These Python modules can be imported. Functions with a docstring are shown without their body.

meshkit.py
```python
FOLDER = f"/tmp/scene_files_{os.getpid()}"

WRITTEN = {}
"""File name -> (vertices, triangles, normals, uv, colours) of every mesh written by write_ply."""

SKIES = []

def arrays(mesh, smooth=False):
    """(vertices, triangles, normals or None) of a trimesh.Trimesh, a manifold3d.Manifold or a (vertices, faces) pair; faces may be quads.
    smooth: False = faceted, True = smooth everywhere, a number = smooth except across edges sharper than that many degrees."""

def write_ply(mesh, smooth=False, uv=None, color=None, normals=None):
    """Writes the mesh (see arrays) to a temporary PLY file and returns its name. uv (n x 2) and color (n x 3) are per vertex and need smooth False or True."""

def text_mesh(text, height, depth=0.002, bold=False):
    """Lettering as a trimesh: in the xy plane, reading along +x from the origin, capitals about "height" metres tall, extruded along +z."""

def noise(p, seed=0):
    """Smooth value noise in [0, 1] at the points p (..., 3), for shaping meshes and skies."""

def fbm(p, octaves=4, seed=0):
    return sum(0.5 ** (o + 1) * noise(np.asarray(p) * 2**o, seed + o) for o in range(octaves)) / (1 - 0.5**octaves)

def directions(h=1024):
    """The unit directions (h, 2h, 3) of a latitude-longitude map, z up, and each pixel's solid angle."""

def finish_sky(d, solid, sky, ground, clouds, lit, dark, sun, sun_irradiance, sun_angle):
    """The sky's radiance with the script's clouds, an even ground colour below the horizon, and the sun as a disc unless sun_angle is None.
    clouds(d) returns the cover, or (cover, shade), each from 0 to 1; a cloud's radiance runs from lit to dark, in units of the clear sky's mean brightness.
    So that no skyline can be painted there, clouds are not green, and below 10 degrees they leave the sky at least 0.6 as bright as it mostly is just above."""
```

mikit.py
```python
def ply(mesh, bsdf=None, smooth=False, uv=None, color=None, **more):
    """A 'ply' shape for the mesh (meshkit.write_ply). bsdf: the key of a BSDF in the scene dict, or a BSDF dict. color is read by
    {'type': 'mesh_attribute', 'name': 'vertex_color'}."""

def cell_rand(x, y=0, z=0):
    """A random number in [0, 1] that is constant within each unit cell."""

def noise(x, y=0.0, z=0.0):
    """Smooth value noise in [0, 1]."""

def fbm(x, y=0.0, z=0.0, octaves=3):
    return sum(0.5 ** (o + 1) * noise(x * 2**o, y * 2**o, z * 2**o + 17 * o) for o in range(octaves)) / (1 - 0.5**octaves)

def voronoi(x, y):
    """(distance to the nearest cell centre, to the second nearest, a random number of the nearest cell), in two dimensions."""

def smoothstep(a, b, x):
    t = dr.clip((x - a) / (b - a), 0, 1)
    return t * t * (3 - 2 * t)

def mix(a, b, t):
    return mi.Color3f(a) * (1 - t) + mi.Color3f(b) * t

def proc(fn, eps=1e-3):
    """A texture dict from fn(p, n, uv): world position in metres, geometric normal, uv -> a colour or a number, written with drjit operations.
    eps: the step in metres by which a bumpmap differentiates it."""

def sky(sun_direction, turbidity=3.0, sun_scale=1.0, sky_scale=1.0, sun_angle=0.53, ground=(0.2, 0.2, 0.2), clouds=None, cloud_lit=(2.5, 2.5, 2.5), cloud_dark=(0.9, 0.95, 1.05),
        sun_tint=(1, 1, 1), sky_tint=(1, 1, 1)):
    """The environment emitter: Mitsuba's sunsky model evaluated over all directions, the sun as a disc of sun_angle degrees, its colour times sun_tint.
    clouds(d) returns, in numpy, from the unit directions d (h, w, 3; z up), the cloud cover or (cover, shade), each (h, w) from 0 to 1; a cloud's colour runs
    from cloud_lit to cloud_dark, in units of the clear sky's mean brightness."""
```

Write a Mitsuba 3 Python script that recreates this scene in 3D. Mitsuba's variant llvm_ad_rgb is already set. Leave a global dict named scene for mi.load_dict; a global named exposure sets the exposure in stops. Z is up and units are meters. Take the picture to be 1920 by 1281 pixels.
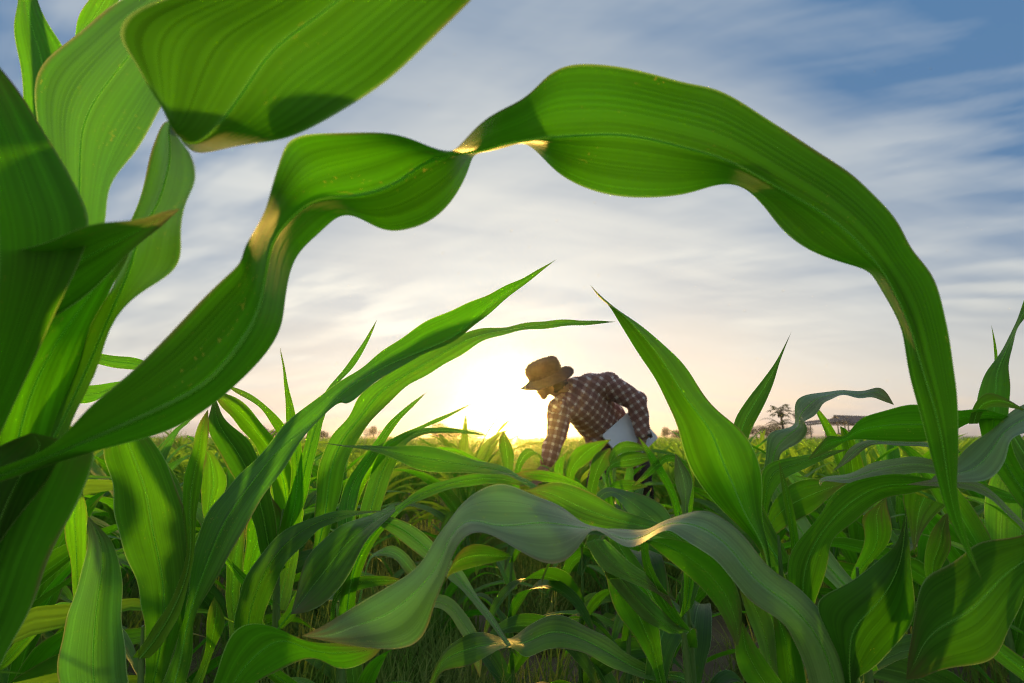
import math, random
import numpy as np
import trimesh
import manifold3d as m3
import drjit as dr
import mitsuba as mi
import mikit, meshkit
from mikit import noise, fbm, smoothstep, mix
from scipy.interpolate import CubicSpline
from scipy.ndimage import gaussian_filter1d

T = mi.ScalarTransform4f
fbm_np = meshkit.fbm
scene, labels = {}, {}


def smooth_np(a, b, x):
    t = np.clip((x - a) / (b - a), 0, 1)
    return t * t * (3 - 2 * t)


# ------------------------------------------------------------------ camera, sky, air, exposure
SUN = [0.0, 0.99724, 0.07424]
EYE, PITCH = [0.0, 0.0, 0.8], math.radians(10.47)
scene['camera'] = {'type': 'thinlens', 'fov': 90.0, 'fov_axis': 'x', 'near_clip': 0.02, 'far_clip': 900.0,
                   'aperture_radius': 0.0013, 'focus_distance': 0.85,
                   'to_world': T().look_at(origin=EYE, target=[0, math.cos(PITCH), 0.8 + math.sin(PITCH)], up=[0, 0, 1])}


def cloud_field(d):
    """High thin cloud: (cover, shade) per direction; lit white towards the low sun, thinner and bluer overhead and away from it."""
    sun = np.asarray(SUN)
    x, y, z = d[..., 0], d[..., 1], np.maximum(d[..., 2], 0)
    u, v = x / (z + 0.16), y / (z + 0.16)
    def layer(a, sx, sy, seed, octs=5):
        c, s = math.cos(a), math.sin(a)
        p, q = u * c + v * s, -u * s + v * c
        w = fbm_np(np.stack([p * 0.9, q * 0.9, 0 * p + 3.3], -1), 3, seed + 50) - 0.5
        return fbm_np(np.stack([p * sx + 1.6 * w, q * sy + 2.2 * w, 0 * p + seed], -1), octs, seed)
    streak = layer(0.25, 1.3, 5.5, 3, 6)
    wisps = layer(-0.45, 2.2, 8.0, 11, 7)
    sheet = layer(0.1, 0.45, 0.8, 23, 3)
    gamma = np.degrees(np.arccos(np.clip(d @ sun, -1, 1)))
    low = np.exp(-z / 0.10)
    wisp = np.clip((wisps - 0.40) * 3.0, 0, 1) * np.clip((sheet - 0.30) * 2.6, 0, 1)
    ripple = 0.5 + 0.5 * np.sin(34 * (v + 0.25 * u) + 5 * wisps)
    patch = np.exp(-((x - 0.69) ** 2 / 0.004 + (z - 0.205) ** 2 / 0.0011))
    shade = (0.12 + 0.89 * smooth_np(4, 64, gamma) - 0.25 * smooth_np(58, 110, gamma)) * (0.30 + 0.70 * smooth_np(0.03, 0.36, z)) + 0.10 * np.clip(x, -0.6, 0.7) * smooth_np(0.3, 0.55, z)
    shade = shade - 0.36 * (wisp - 0.25) - 0.44 * (streak - 0.5) - 0.26 * ripple * patch + low * (0.40 * smooth_np(3, 10, gamma) + 0.75 * (streak - 0.48))
    cover = 0.90 - 0.12 * low + 0.10 * (sheet - 0.5) + 0.25 * low * (streak - 0.5)
    cover = cover + 0.22 * np.exp(-(gamma / 14.0) ** 2)
    return np.clip(cover, 0, 0.97), np.clip(shade, 0, 1)


exposure = 4.75
scene['sky'] = mikit.sky(SUN,turbidity=3.0,sun_scale=0.85,sky_scale=1.0,sun_angle=5.0,sun_tint=(.46,.60,.90),sky_tint=(.56,.45,.29),clouds=cloud_field,cloud_lit=(2.9,2.85,2.55),cloud_dark=(.22,.58,1.18),ground=(.1,.11,.05))

HAZE = 0.0029
if HAZE:
    scene['air'] = {'type': 'homogeneous', 'albedo': 0.95, 'sigma_t': HAZE, 'phase': {'type': 'hg', 'g': 0.97}}
    scene['haze'] = {'type': 'cube', 'to_world': T().translate([0, 60, 1.05]).scale([170, 170, 2.1]), 'bsdf': {'type': 'null'},
                     'interior': {'type': 'ref', 'id': 'air'}}
    labels['haze'] = {'kind': 'stuff', 'label': 'thin golden evening haze over the maize field', 'category': 'haze'}
    scene['camera']['medium'] = {'type': 'ref', 'id': 'air'}


# ------------------------------------------------------------------ materials
def leaf_colour(base, pale, spots):
    base, pale = mi.Color3f(base), mi.Color3f(pale)
    def fn(p, n, uv):
        k = dr.floor((uv.y + 5) / 10)                 # uv: metres before the tip, -1..1 across the blade + ten times the leaf's number
        s, v = uv.x + 3.7 * k, uv.y - 10 * k
        a = dr.abs(v)
        fine = noise(v * 34 + 40, s * 2.5, 1.0)
        broad = noise(v * 7 + 9, s * 6, 5.0)
        tone = 0.72 + 0.30 * fine + 0.32 * (broad - 0.5) + 0.40 * (noise(s * 9, v * 1.3, 2.0) - 0.5)
        c = base * tone
        c = mix(c, c * mi.Color3f(1.5, 1.12, 0.9), 0.7 * noise(s * 4.0, v * 1.7, 8.0))
        c = mix(c, dr.minimum(c * 1.5 + 0.03, 0.9), dr.exp(-dr.square(v / 0.03)))
        c = mix(c, pale * 1.5, 0.75 * smoothstep(0.955, 1.0, a))
        dots = noise(s * 420, v * 26, 3.0) * (0.55 + 0.45 * noise(s * 30, v * 3, 4.0))
        c = mix(c, mi.Color3f(0.55, 0.52, 0.06), 0.7 * spots * smoothstep(0.77, 0.92, dots))
        ragged = 0.5 * noise(v * 9, s * 40, 11.0) + 0.5 * noise(v * 30, s * 15, 12.0)
        dry = smoothstep(0.075, 0.0, -uv.x + 0.055 * ragged - 0.022 * a) * (0.35 + 0.65 * noise(k * 3.7, 0.5, 3.0))
        edge = smoothstep(0.90, 1.0, a + 0.08 * (noise(s * 22, v * 2, 13.0) - 0.6)) * smoothstep(0.55, 0.75, noise(s * 11, v, 14.0))
        return mix(c, mi.Color3f(0.20, 0.125, 0.05), dr.minimum(dry + 0.6 * edge, 0.92))
    return fn


def leaf_relief(p, n, uv):
    k = dr.floor((uv.y + 5) / 10)
    s, v = uv.x + 3.7 * k, uv.y - 10 * k
    return noise(v * 34 + 40, s * 2.5, 1.0) + 0.6 * noise(s * 60, v * 9, 6.0)


def leaf_bsdf(base, pale, wax, weight=0.36, gloss=0.32, spots=0.8, rough=0.48, relief=0.00025):
    """A blade that lets saturated green light through and has a dull, waxy grey-green surface."""
    through = {'type': 'principledthin', 'base_color': mikit.proc(leaf_colour(base, pale, spots)), 'roughness': rough, 'diff_trans': 1.75, 'eta': 1.4,
               'sheen': 0.8, 'sheen_tint': 0.1}
    skin = {'type': 'twosided', 'nested': {'type': 'principled', 'roughness': rough - 0.03, 'specular': gloss, 'sheen': 2.0 * gloss, 'sheen_tint': 0.0,
            'base_color': mikit.proc(leaf_colour(wax, (0.30, 0.36, 0.20), spots * 0.7))}}
    return {'type': 'bumpmap', 'texture': mikit.proc(leaf_relief, 0.0006), 'scale': relief,
            'nested': {'type': 'blendbsdf', 'weight': mikit.proc(lambda p, n, uv: weight * (0.45 + 1.1 * noise(uv.x * 5.0 + 9.1 * dr.floor((uv.y + 5) / 10), 0.3, 21.0))), 'a': through, 'b': skin}}


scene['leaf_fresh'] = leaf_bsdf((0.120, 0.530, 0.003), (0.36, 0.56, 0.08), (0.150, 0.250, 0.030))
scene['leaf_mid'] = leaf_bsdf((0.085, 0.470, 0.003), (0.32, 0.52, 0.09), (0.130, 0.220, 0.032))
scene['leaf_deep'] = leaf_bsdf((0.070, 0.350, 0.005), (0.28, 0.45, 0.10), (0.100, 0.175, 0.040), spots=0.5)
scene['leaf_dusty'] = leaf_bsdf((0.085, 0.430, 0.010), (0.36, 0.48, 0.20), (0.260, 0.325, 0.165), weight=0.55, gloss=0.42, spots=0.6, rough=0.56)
scene['leaf_field'] = {'type': 'principledthin', 'roughness': 0.42, 'diff_trans': 1.2, 'eta': 1.45, 'sheen': 0.2,
                       'base_color': mikit.proc(lambda p, n, uv: mix((0.14, 0.38, 0.022), (0.29, 0.48, 0.040), noise(p.x * 2.2, p.y * 2.2, p.z * 3)) * (0.7 + 0.6 * noise(uv.x * 7, uv.y * 6)))}
scene['grass_blade'] = {'type': 'principledthin', 'roughness': 0.5, 'diff_trans': 1.1, 'eta': 1.4,
                        'base_color': mikit.proc(lambda p, n, uv: mix((0.16, 0.32, 0.03), (0.36, 0.40, 0.11), noise(p.x * 6, p.y * 6, 0)))}
scene['midrib'] = {'type': 'principledthin', 'roughness': 0.7, 'diff_trans': 1.6, 'eta': 1.45,
                   'base_color': mikit.proc(lambda p, n, uv: mix((0.42, 0.78, 0.16), (0.52, 0.82, 0.24), noise(p.x * 25, p.y * 25, p.z * 25)))}
scene['stalk'] = {'type': 'twosided', 'nested': {'type': 'principled', 'roughness': 0.45,
                  'base_color': mikit.proc(lambda p, n, uv: mix((0.07, 0.19, 0.03), (0.16, 0.27, 0.06), noise(p.x * 25, p.y * 25, p.z * 8)))}}


def soil_colour(p, n, uv):
    f = fbm(p.x * 9, p.y * 9, 0, 4)
    c = mix((0.115, 0.072, 0.042), (0.27, 0.18, 0.11), f)
    return mix(c, mi.Color3f(0.10, 0.13, 0.04), 0.8 * smoothstep(4.0, 14.0, dr.abs(p.y)))


scene['soil'] = {'type': 'bumpmap', 'texture': mikit.proc(lambda p, n, uv: fbm(p.x * 45, p.y * 45, 0, 4), 0.004), 'scale': 0.02,
                 'nested': {'type': 'twosided', 'nested': {'type': 'principled', 'roughness': 0.95, 'specular': 0.2, 'base_color': mikit.proc(soil_colour)}}}


def plain(key, a, b, scale=8.0, rough=0.7, metallic=0.0):
    scene[key] = {'type': 'twosided', 'nested': {'type': 'principled', 'roughness': rough, 'metallic': metallic,
                  'base_color': mikit.proc(lambda p, n, uv: mix(a, b, fbm(p.x * scale, p.y * scale, p.z * scale, 3)))}}


plain('bark', (0.05, 0.04, 0.03), (0.14, 0.11, 0.08), 6)
plain('old_wood', (0.07, 0.05, 0.04), (0.17, 0.13, 0.10), 5)
plain('rusty_sheet', (0.050, 0.026, 0.022), (0.125, 0.068, 0.058), 2.2, 0.6)
plain('skin', (0.15, 0.075, 0.045), (0.22, 0.12, 0.07), 30, 0.5)
plain('hat_cloth', (0.030, 0.022, 0.015), (0.060, 0.045, 0.030), 60, 0.9)
plain('dark_cloth', (0.028, 0.020, 0.022), (0.06, 0.04, 0.042), 40, 0.9)
plain('black_rubber', (0.012, 0.012, 0.013), (0.025, 0.025, 0.027), 40, 0.5)
plain('dark_hair', (0.012, 0.010, 0.008), (0.03, 0.022, 0.018), 200, 0.5)
plain('silver_case', (0.58, 0.60, 0.63), (0.64, 0.66, 0.69), 30, 0.35)
for key, a, b in (('far_foliage', (0.018, 0.030, 0.010), (0.045, 0.066, 0.020)), ('papaya_foliage', (0.028, 0.055, 0.014), (0.065, 0.11, 0.028))):
    scene[key] = {'type': 'principledthin', 'roughness': 0.6, 'diff_trans': 0.8, 'eta': 1.4,
                  'base_color': mikit.proc(lambda p, n, uv, a=a, b=b: mix(a, b, noise(p.x * 1.7, p.y * 1.7, p.z * 1.7)))}


# ------------------------------------------------------------------ helpers
def put(key, mesh, bsdf, smooth=30, uv=None, **tag):
    assert key not in scene, key
    scene[key] = mikit.ply(mesh, bsdf, smooth=smooth, uv=uv)
    if tag:
        labels[key] = tag


COUNT = {}
def numbered(name):
    k = COUNT.get(name, 0)
    COUNT[name] = k + 1
    return name if k == 0 else f'{name}_{k:03d}'


def thing(name, label, category, group=None, kind=None):
    key = numbered(name)
    labels[key] = {'label': label, 'category': category}
    if group:
        labels[key]['group'] = group
    return key


def tube(points, radii, sides=8, cap=True):
    p = np.asarray(points, float)
    t = np.gradient(p, axis=0)
    t /= np.linalg.norm(t, axis=1, keepdims=True) + 1e-12
    ref = np.array([0.31, 0.17, 0.93]) if abs(t[0, 2]) < 0.8 else np.array([1.0, 0.1, 0.0])
    a = np.cross(t, ref); a /= np.linalg.norm(a, axis=1, keepdims=True)
    b = np.cross(t, a)
    ang = np.arange(sides) * 2 * np.pi / sides
    r = np.broadcast_to(radii, (len(p),))
    v = (p[:, None] + r[:, None, None] * (np.cos(ang)[None, :, None] * a[:, None] + np.sin(ang)[None, :, None] * b[:, None])).reshape(-1, 3)
    f = []
    for i in range(len(p) - 1):
        for j in range(sides):
            k = (j + 1) % sides
            f += [[i * sides + j, i * sides + k, (i + 1) * sides + k], [i * sides + j, (i + 1) * sides + k, (i + 1) * sides + j]]
    if cap:
        v = np.vstack([v, p[0], p[-1]])
        n = len(v)
        for j in range(sides):
            k = (j + 1) % sides
            f += [[n - 2, k, j], [n - 1, (len(p) - 1) * sides + j, (len(p) - 1) * sides + k]]
    return trimesh.Trimesh(v, np.array(f), process=False)


def grid_faces(nu, nv):
    i, j = np.meshgrid(np.arange(nu - 1), np.arange(nv - 1), indexing='ij')
    a = (i * nv + j).ravel()
    return np.vstack([np.stack([a, a + 1, a + nv + 1], 1), np.stack([a, a + nv + 1, a + nv], 1)])


def blade(ctrl, k, nv=6, per=7, ruffle=0.0014, bulge=0.10):
    """A leaf blade from control stations (n, 3, 3): left margin, midrib, right margin. Returns mesh, uv, midrib line, length."""
    c = np.asarray(ctrl, float)
    step = np.sqrt(np.linalg.norm(np.diff(c[:, 1], axis=0), axis=1) + 0.3 * np.linalg.norm(np.diff(c[:, 0] + c[:, 2], axis=0), axis=1) + 1e-6)
    t = np.concatenate([[0], np.cumsum(step)]); t /= t[-1]
    n = (len(c) - 1) * per + 1
    tt = np.interp(np.linspace(0, len(c) - 1, n), np.arange(len(c)), t)
    q = CubicSpline(t, c.reshape(-1, 9), bc_type='natural')(tt)
    q = gaussian_filter1d(q, per * 0.28, axis=0, mode='nearest').reshape(-1, 3, 3)
    q[-1] = c[-1]
    L, M, R = q[:, 0], q[:, 1], q[:, 2]
    tan = np.gradient(M, axis=0); tan /= np.linalg.norm(tan, axis=1, keepdims=True) + 1e-9
    nor = np.cross(tan, R - L)
    w = np.linalg.norm(R - L, axis=1)
    nor = gaussian_filter1d(nor / (np.linalg.norm(nor, axis=1, keepdims=True) + 1e-9), 3, axis=0)
    s = np.concatenate([[0], np.cumsum(np.linalg.norm(np.diff(M, axis=0), axis=1))])
    vs = np.linspace(-1, 1, 2 * nv + 1)
    vs = np.sign(vs) * np.abs(vs) ** 0.8
    pos, uv = np.empty((n, len(vs), 3)), np.empty((n, len(vs), 2))
    for j, v in enumerate(vs):
        E = L if v < 0 else R
        a = abs(v)
        off = bulge * 0.5 * w * a * (1 - a) + ruffle * a * a * np.sin(s * (95 if v < 0 else 83) + k * 1.7 + (0 if v < 0 else 2)) * np.clip(w / 0.03, 0, 1)
        pos[:, j] = M + a * (E - M) + nor * off[:, None]
        uv[:, j, 0], uv[:, j, 1] = s - s[-1], v + 10 * k
    mesh = trimesh.Trimesh(pos.reshape(-1, 3), grid_faces(n, len(vs)), process=False)
    return mesh, uv.reshape(-1, 2), M, s


# ------------------------------------------------------------------ ground
def graded(lo, hi, n, k):
    t = np.linspace(-1, 1, n)
    g = np.sinh(k * t) / math.sinh(k)
    return (lo + hi) / 2 + (hi - lo) / 2 * g


gx, gy = graded(-165, 165, 260, 6.5), np.concatenate([[-100, -40, -12, -4, -1.5, -.5], np.geomspace(0.05, 226, 250)])
X, Y = np.meshgrid(gx, gy, indexing='ij')
P0 = np.stack([X, Y, 0 * X], -1)
near = np.exp(-(np.abs(Y) / 14) ** 2) * np.exp(-(X / 10) ** 2)
Zg = near * (0.05 * (fbm_np(P0 * 2.2, 3, 4) - 0.5) + 0.05 * (fbm_np(P0 * 9, 3, 9) - 0.5)) - 0.02
put('ground', trimesh.Trimesh(np.stack([X, Y, Zg], -1).reshape(-1, 3), grid_faces(len(gx), len(gy)), process=False), 'soil', smooth=True,
    kind='structure', label='brown crumbly field soil under the maize', category='soil')

# ------------------------------------------------------------------ the near maize plants: blades traced as stations of (left margin, midrib, right margin), in millimetres
PLANTS = [
    ('huge close maize plant at the left edge whose long leaf arches across the sky', [-401, 371], 1036, [
        ([[-302,294,776,-319,311,770,-335,327,764],[-276,293,785,-294,312,781,-311,331,776],[-259,292,795,-277,313,788,-294,335,783],[-243,294,813,-248,314,801,-254,338,793],[-217,298,844,-205,313,821,-210,341,812],[-194,298,870,-184,314,836,-190,345,829],[-172,293,893,-168,313,858,-173,347,851],[-158,285,901,-159,312,878,-161,348,874],[-148,274,909,-155,310,907,-158,349,901],[-142,271,922,-151,309,925,-154,348,927],[-139,274,938,-140,310,941,-138,348,946],[-139,282,960,-125,311,952,-121,348,958],[-138,291,983,-102,313,955,-100,350,949],[-115,294,988,-76,314,965,-79,348,946],[-86,290,986,-62,315,977,-59,346,952],[-62,283,978,-50,317,984,-43,351,970],[-43,281,969,-40,319,988,-33,357,995],[-35,283,971,-34,322,991,-30,361,1010],[-23,285,985,-20,324,994,-21,363,1017],[-7,290,1000,-6,326,1000,-4,365,1023],[11,299,1019,9,328,1004,10,367,1026],[27,308,1044,23,331,1008,23,368,1015],[52,313,1053,46,333,1011,39,364,996],[82,316,1052,73,336,1014,68,358,979],[119,321,1045,101,339,1012,101,361,977],[144,325,1043,129,343,1007,134,373,986],[173,330,1030,159,347,1000,164,383,999],[203,336,1012,187,353,988,188,386,998],[239,344,995,216,358,974,200,382,982],[266,352,977,246,364,958,211,378,959],[287,358,956,268,371,941,240,384,941],[301,365,935,285,377,924,282,395,933],[319,372,918,297,383,907,297,402,923],[331,381,891,310,390,883,313,406,897],[340,391,864,320,398,859,316,406,875],[347,400,836,331,406,832,321,411,843],[352,409,807,341,414,805,332,419,810],[353,416,778,348,422,778,343,429,780],[355,424,749,356,431,748,354,437,747],[367,435,721,367,439,720,366,443,719],[386,449,683,386,449,683,386,449,683]],1,1),
        ([[-411,378,682,-401,372,681,-391,365,680],[-364,367,726,-350,358,725,-336,349,723],[-318,357,810,-298,344,808,-279,331,806],[-282,343,894,-259,325,888,-241,311,883],[-274,342,916,-246,316,908,-209,303,901],[-269,339,939,-237,308,926,-197,288,918],[-264,335,955,-224,301,940,-183,271,931],[-255,328,975,-214,293,955,-174,260,939],[-246,321,991,-208,286,969,-173,251,948],[-238,315,1002,-205,279,976,-173,244,951],[-229,309,1007,-202,274,981,-174,238,955],[-216,306,995,-196,270,976,-175,235,957],[-206,303,981,-189,267,967,-181,237,966],[-182,296,979,-177,263,962,-192,242,981],[-148,282,974,-159,256,973,-198,237,994],[-119,267,972,-142,248,990,-200,228,1000],[-95,257,978,-127,241,1004,-191,221,1007],[-70,251,991,-106,234,1014,-165,217,1014],[-49,243,1005,-88,228,1023,-133,213,1025],[-25,233,1022,-59,220,1036,-94,209,1040],[-8,222,1032,-32,214,1042,-54,208,1047],[10,208,1048,10,208,1048,10,208,1048]],1,2),
        ([[-412,377,785,-401,372,788,-391,366,792],[-375,371,824,-361,364,829,-346,356,833],[-346,370,901,-320,356,909,-295,343,917],[-356,375,962,-313,348,954,-273,321,945],[-372,373,1015,-312,341,990,-258,309,965],[-374,358,1061,-309,335,1024,-250,311,989],[-355,349,1091,-293,330,1050,-236,310,1012],[-328,346,1117,-274,326,1074,-224,304,1034],[-291,339,1134,-249,321,1101,-209,303,1069],[-247,324,1147,-222,315,1129,-198,307,1111],[-204,310,1159,-204,310,1159,-204,310,1159]],0,2),
        ([[-412,370,712,-401,372,717,-390,373,722],[-353,316,761,-338,318,768,-322,320,775],[-306,261,846,-274,264,859,-243,268,873],[-304,247,884,-267,253,898,-229,262,913],[-296,233,912,-268,245,921,-240,263,934],[-286,220,935,-271,238,945,-256,262,959],[-281,213,958,-273,230,968,-267,253,981],[-281,213,984,-272,223,985,-267,238,988],[-266,218,997,-266,218,997,-266,218,997]],0,1),
        ([[-402,366,746,-401,372,736,-400,378,726],[-379,330,791,-378,338,776,-377,347,762],[-357,291,879,-355,305,856,-353,319,832],[-315,277,888,-318,295,874,-319,313,858],[-275,262,896,-283,286,884,-288,311,870],[-236,250,900,-250,277,895,-261,305,888],[-204,243,906,-219,269,906,-233,295,905],[-185,245,911,-194,260,913,-204,276,916],[-175,253,918,-175,253,918,-175,253,918]],0,1),
        ([[-411,370,631,-401,372,638,-392,373,644],[-383,361,666,-370,363,676,-356,365,685],[-362,351,738,-338,354,754,-315,359,771],[-350,336,796,-327,345,798,-304,356,799],[-329,322,832,-314,336,832,-300,356,832],[-304,312,858,-297,329,861,-294,353,865],[-284,308,874,-280,324,883,-280,344,894],[-268,311,892,-264,318,903,-261,329,916],[-244,313,924,-244,313,924,-244,313,924]],0,1),
        ([[-411,373,506,-401,372,512,-391,370,519],[-420,392,593,-379,379,618,-355,384,635],[-413,379,664,-359,364,672,-334,378,671],[-400,368,714,-339,350,721,-312,367,720],[-383,354,757,-320,338,761,-287,353,761],[-355,343,782,-300,328,786,-271,342,789],[-323,330,794,-290,321,795,-273,330,795],[-291,315,802,-291,315,802,-291,315,802]],0,2),
        ([[-413,373,917,-401,372,916,-389,370,915],[-427,401,954,-410,398,953,-394,396,952],[-433,427,1031,-419,425,1030,-406,424,1029],[-443,418,1094,-419,411,1108,-396,404,1121],[-450,411,1143,-425,404,1143,-401,398,1143],[-452,403,1180,-436,398,1178,-419,393,1176],[-438,390,1223,-438,390,1223,-438,390,1223]],0,2),
        ([[-413,374,998,-401,372,996,-389,370,995],[-427,413,1038,-410,411,1036,-394,408,1035],[-435,452,1118,-419,450,1116,-404,448,1115],[-433,443,1182,-425,438,1179,-417,434,1176],[-429,440,1197,-413,435,1196,-397,430,1194],[-416,433,1221,-396,431,1221,-376,428,1222],[-380,423,1260,-380,423,1260,-380,423,1260]],0,0),
    ]),
    ('maize plant at bottom left with a long pointed leaf reaching up to the centre', [-467, 702], 564, [
        ([[-480,702,367,-468,702,367,-456,702,367],[-468,721,479,-464,731,474,-447,721,479],[-459,690,577,-443,705,572,-408,690,577],[-464,669,635,-440,685,632,-394,668,638],[-480,651,691,-446,666,688,-393,651,691],[-477,635,736,-448,648,736,-400,634,739],[-483,621,777,-457,632,777,-415,620,779],[-477,612,805,-460,618,806,-434,612,808],[-456,605,829,-456,605,829,-456,605,829]],0,2),
        ([[-480,702,384,-468,702,384,-456,702,384],[-558,698,489,-505,687,494,-469,698,489],[-553,685,562,-500,666,565,-478,686,553],[-535,673,615,-487,647,621,-479,674,612],[-517,658,653,-476,632,658,-475,658,653],[-501,635,687,-475,619,687,-475,636,681],[-480,606,711,-480,606,711,-480,606,711]],0,3),
        ([[-479,706,410,-468,702,411,-456,698,412],[-567,760,464,-551,755,466,-535,749,467],[-643,809,560,-635,807,560,-627,805,561],[-655,793,652,-638,792,641,-620,791,630],[-663,787,690,-641,784,685,-620,781,680],[-651,781,717,-637,779,712,-623,777,707],[-633,774,737,-633,774,737,-633,774,737]],0,0),
        ([[-470,703,343,-468,702,332,-465,701,320],[-554,788,408,-550,786,391,-547,785,375],[-634,871,495,-633,871,491,-632,870,487],[-702,863,548,-698,861,543,-694,859,538],[-732,867,527,-726,865,522,-721,863,517],[-760,870,503,-753,870,495,-747,869,488],[-801,878,454,-800,879,445,-799,880,436],[-850,885,413,-850,885,413,-850,885,413]],0,0),
        ([[-478,707,382,-468,702,384,-457,697,386],[-448,690,421,-433,683,424,-418,677,427],[-418,674,500,-398,665,504,-379,656,508],[-414,688,547,-392,667,553,-370,647,559],[-414,702,591,-389,671,598,-364,640,604],[-418,706,642,-376,673,648,-336,640,654],[-404,705,695,-359,675,699,-316,645,704],[-377,707,736,-332,679,743,-289,651,750],[-341,712,777,-299,682,788,-262,657,799],[-296,717,835,-262,688,819,-219,661,849],[-242,724,876,-230,693,857,-217,665,838],[-177,720,925,-166,697,898,-156,662,884],[-116,711,964,-110,704,923,-103,672,912],[-73,712,983,-71,711,946,-67,687,936],[-27,718,1006,-31,715,986,-34,703,969],[20,723,1031,16,720,1021,12,715,1011],[66,725,1058,66,725,1058,66,725,1058]],1,1),
        ([[-479,706,523,-468,702,524,-456,698,525],[-445,686,564,-429,680,565,-413,675,566],[-395,660,646,-390,659,646,-385,657,647],[-398,645,710,-388,643,710,-378,641,711],[-394,635,748,-381,631,751,-368,628,753],[-383,624,780,-372,622,782,-361,619,783],[-372,614,811,-365,612,811,-357,611,811],[-356,604,831,-356,604,831,-356,604,831]],0,0),
        ([[-479,704,355,-468,702,351,-456,700,348],[-472,765,401,-456,762,396,-441,759,391],[-450,822,483,-445,822,481,-441,821,480],[-450,816,521,-438,815,518,-425,814,515],[-444,810,552,-432,809,547,-420,809,542],[-436,805,569,-436,805,569,-436,805,569]],0,0),
        ([[-478,696,377,-468,702,374,-457,708,372],[-396,632,435,-381,641,431,-367,649,427],[-310,571,531,-295,579,527,-280,588,523],[-287,547,573,-276,566,562,-265,584,551],[-271,531,607,-252,553,588,-230,576,568],[-250,522,628,-224,543,605,-196,565,580],[-217,515,623,-196,537,599,-172,559,574],[-185,509,617,-168,530,598,-149,550,578],[-151,509,613,-142,522,603,-132,534,594],[-120,513,608,-120,513,608,-120,513,608]],0,1),
    ]),
    ('maize plant behind the bottom left one with a thin leaf ending above the hat', [-367, 867], 684, [
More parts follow.
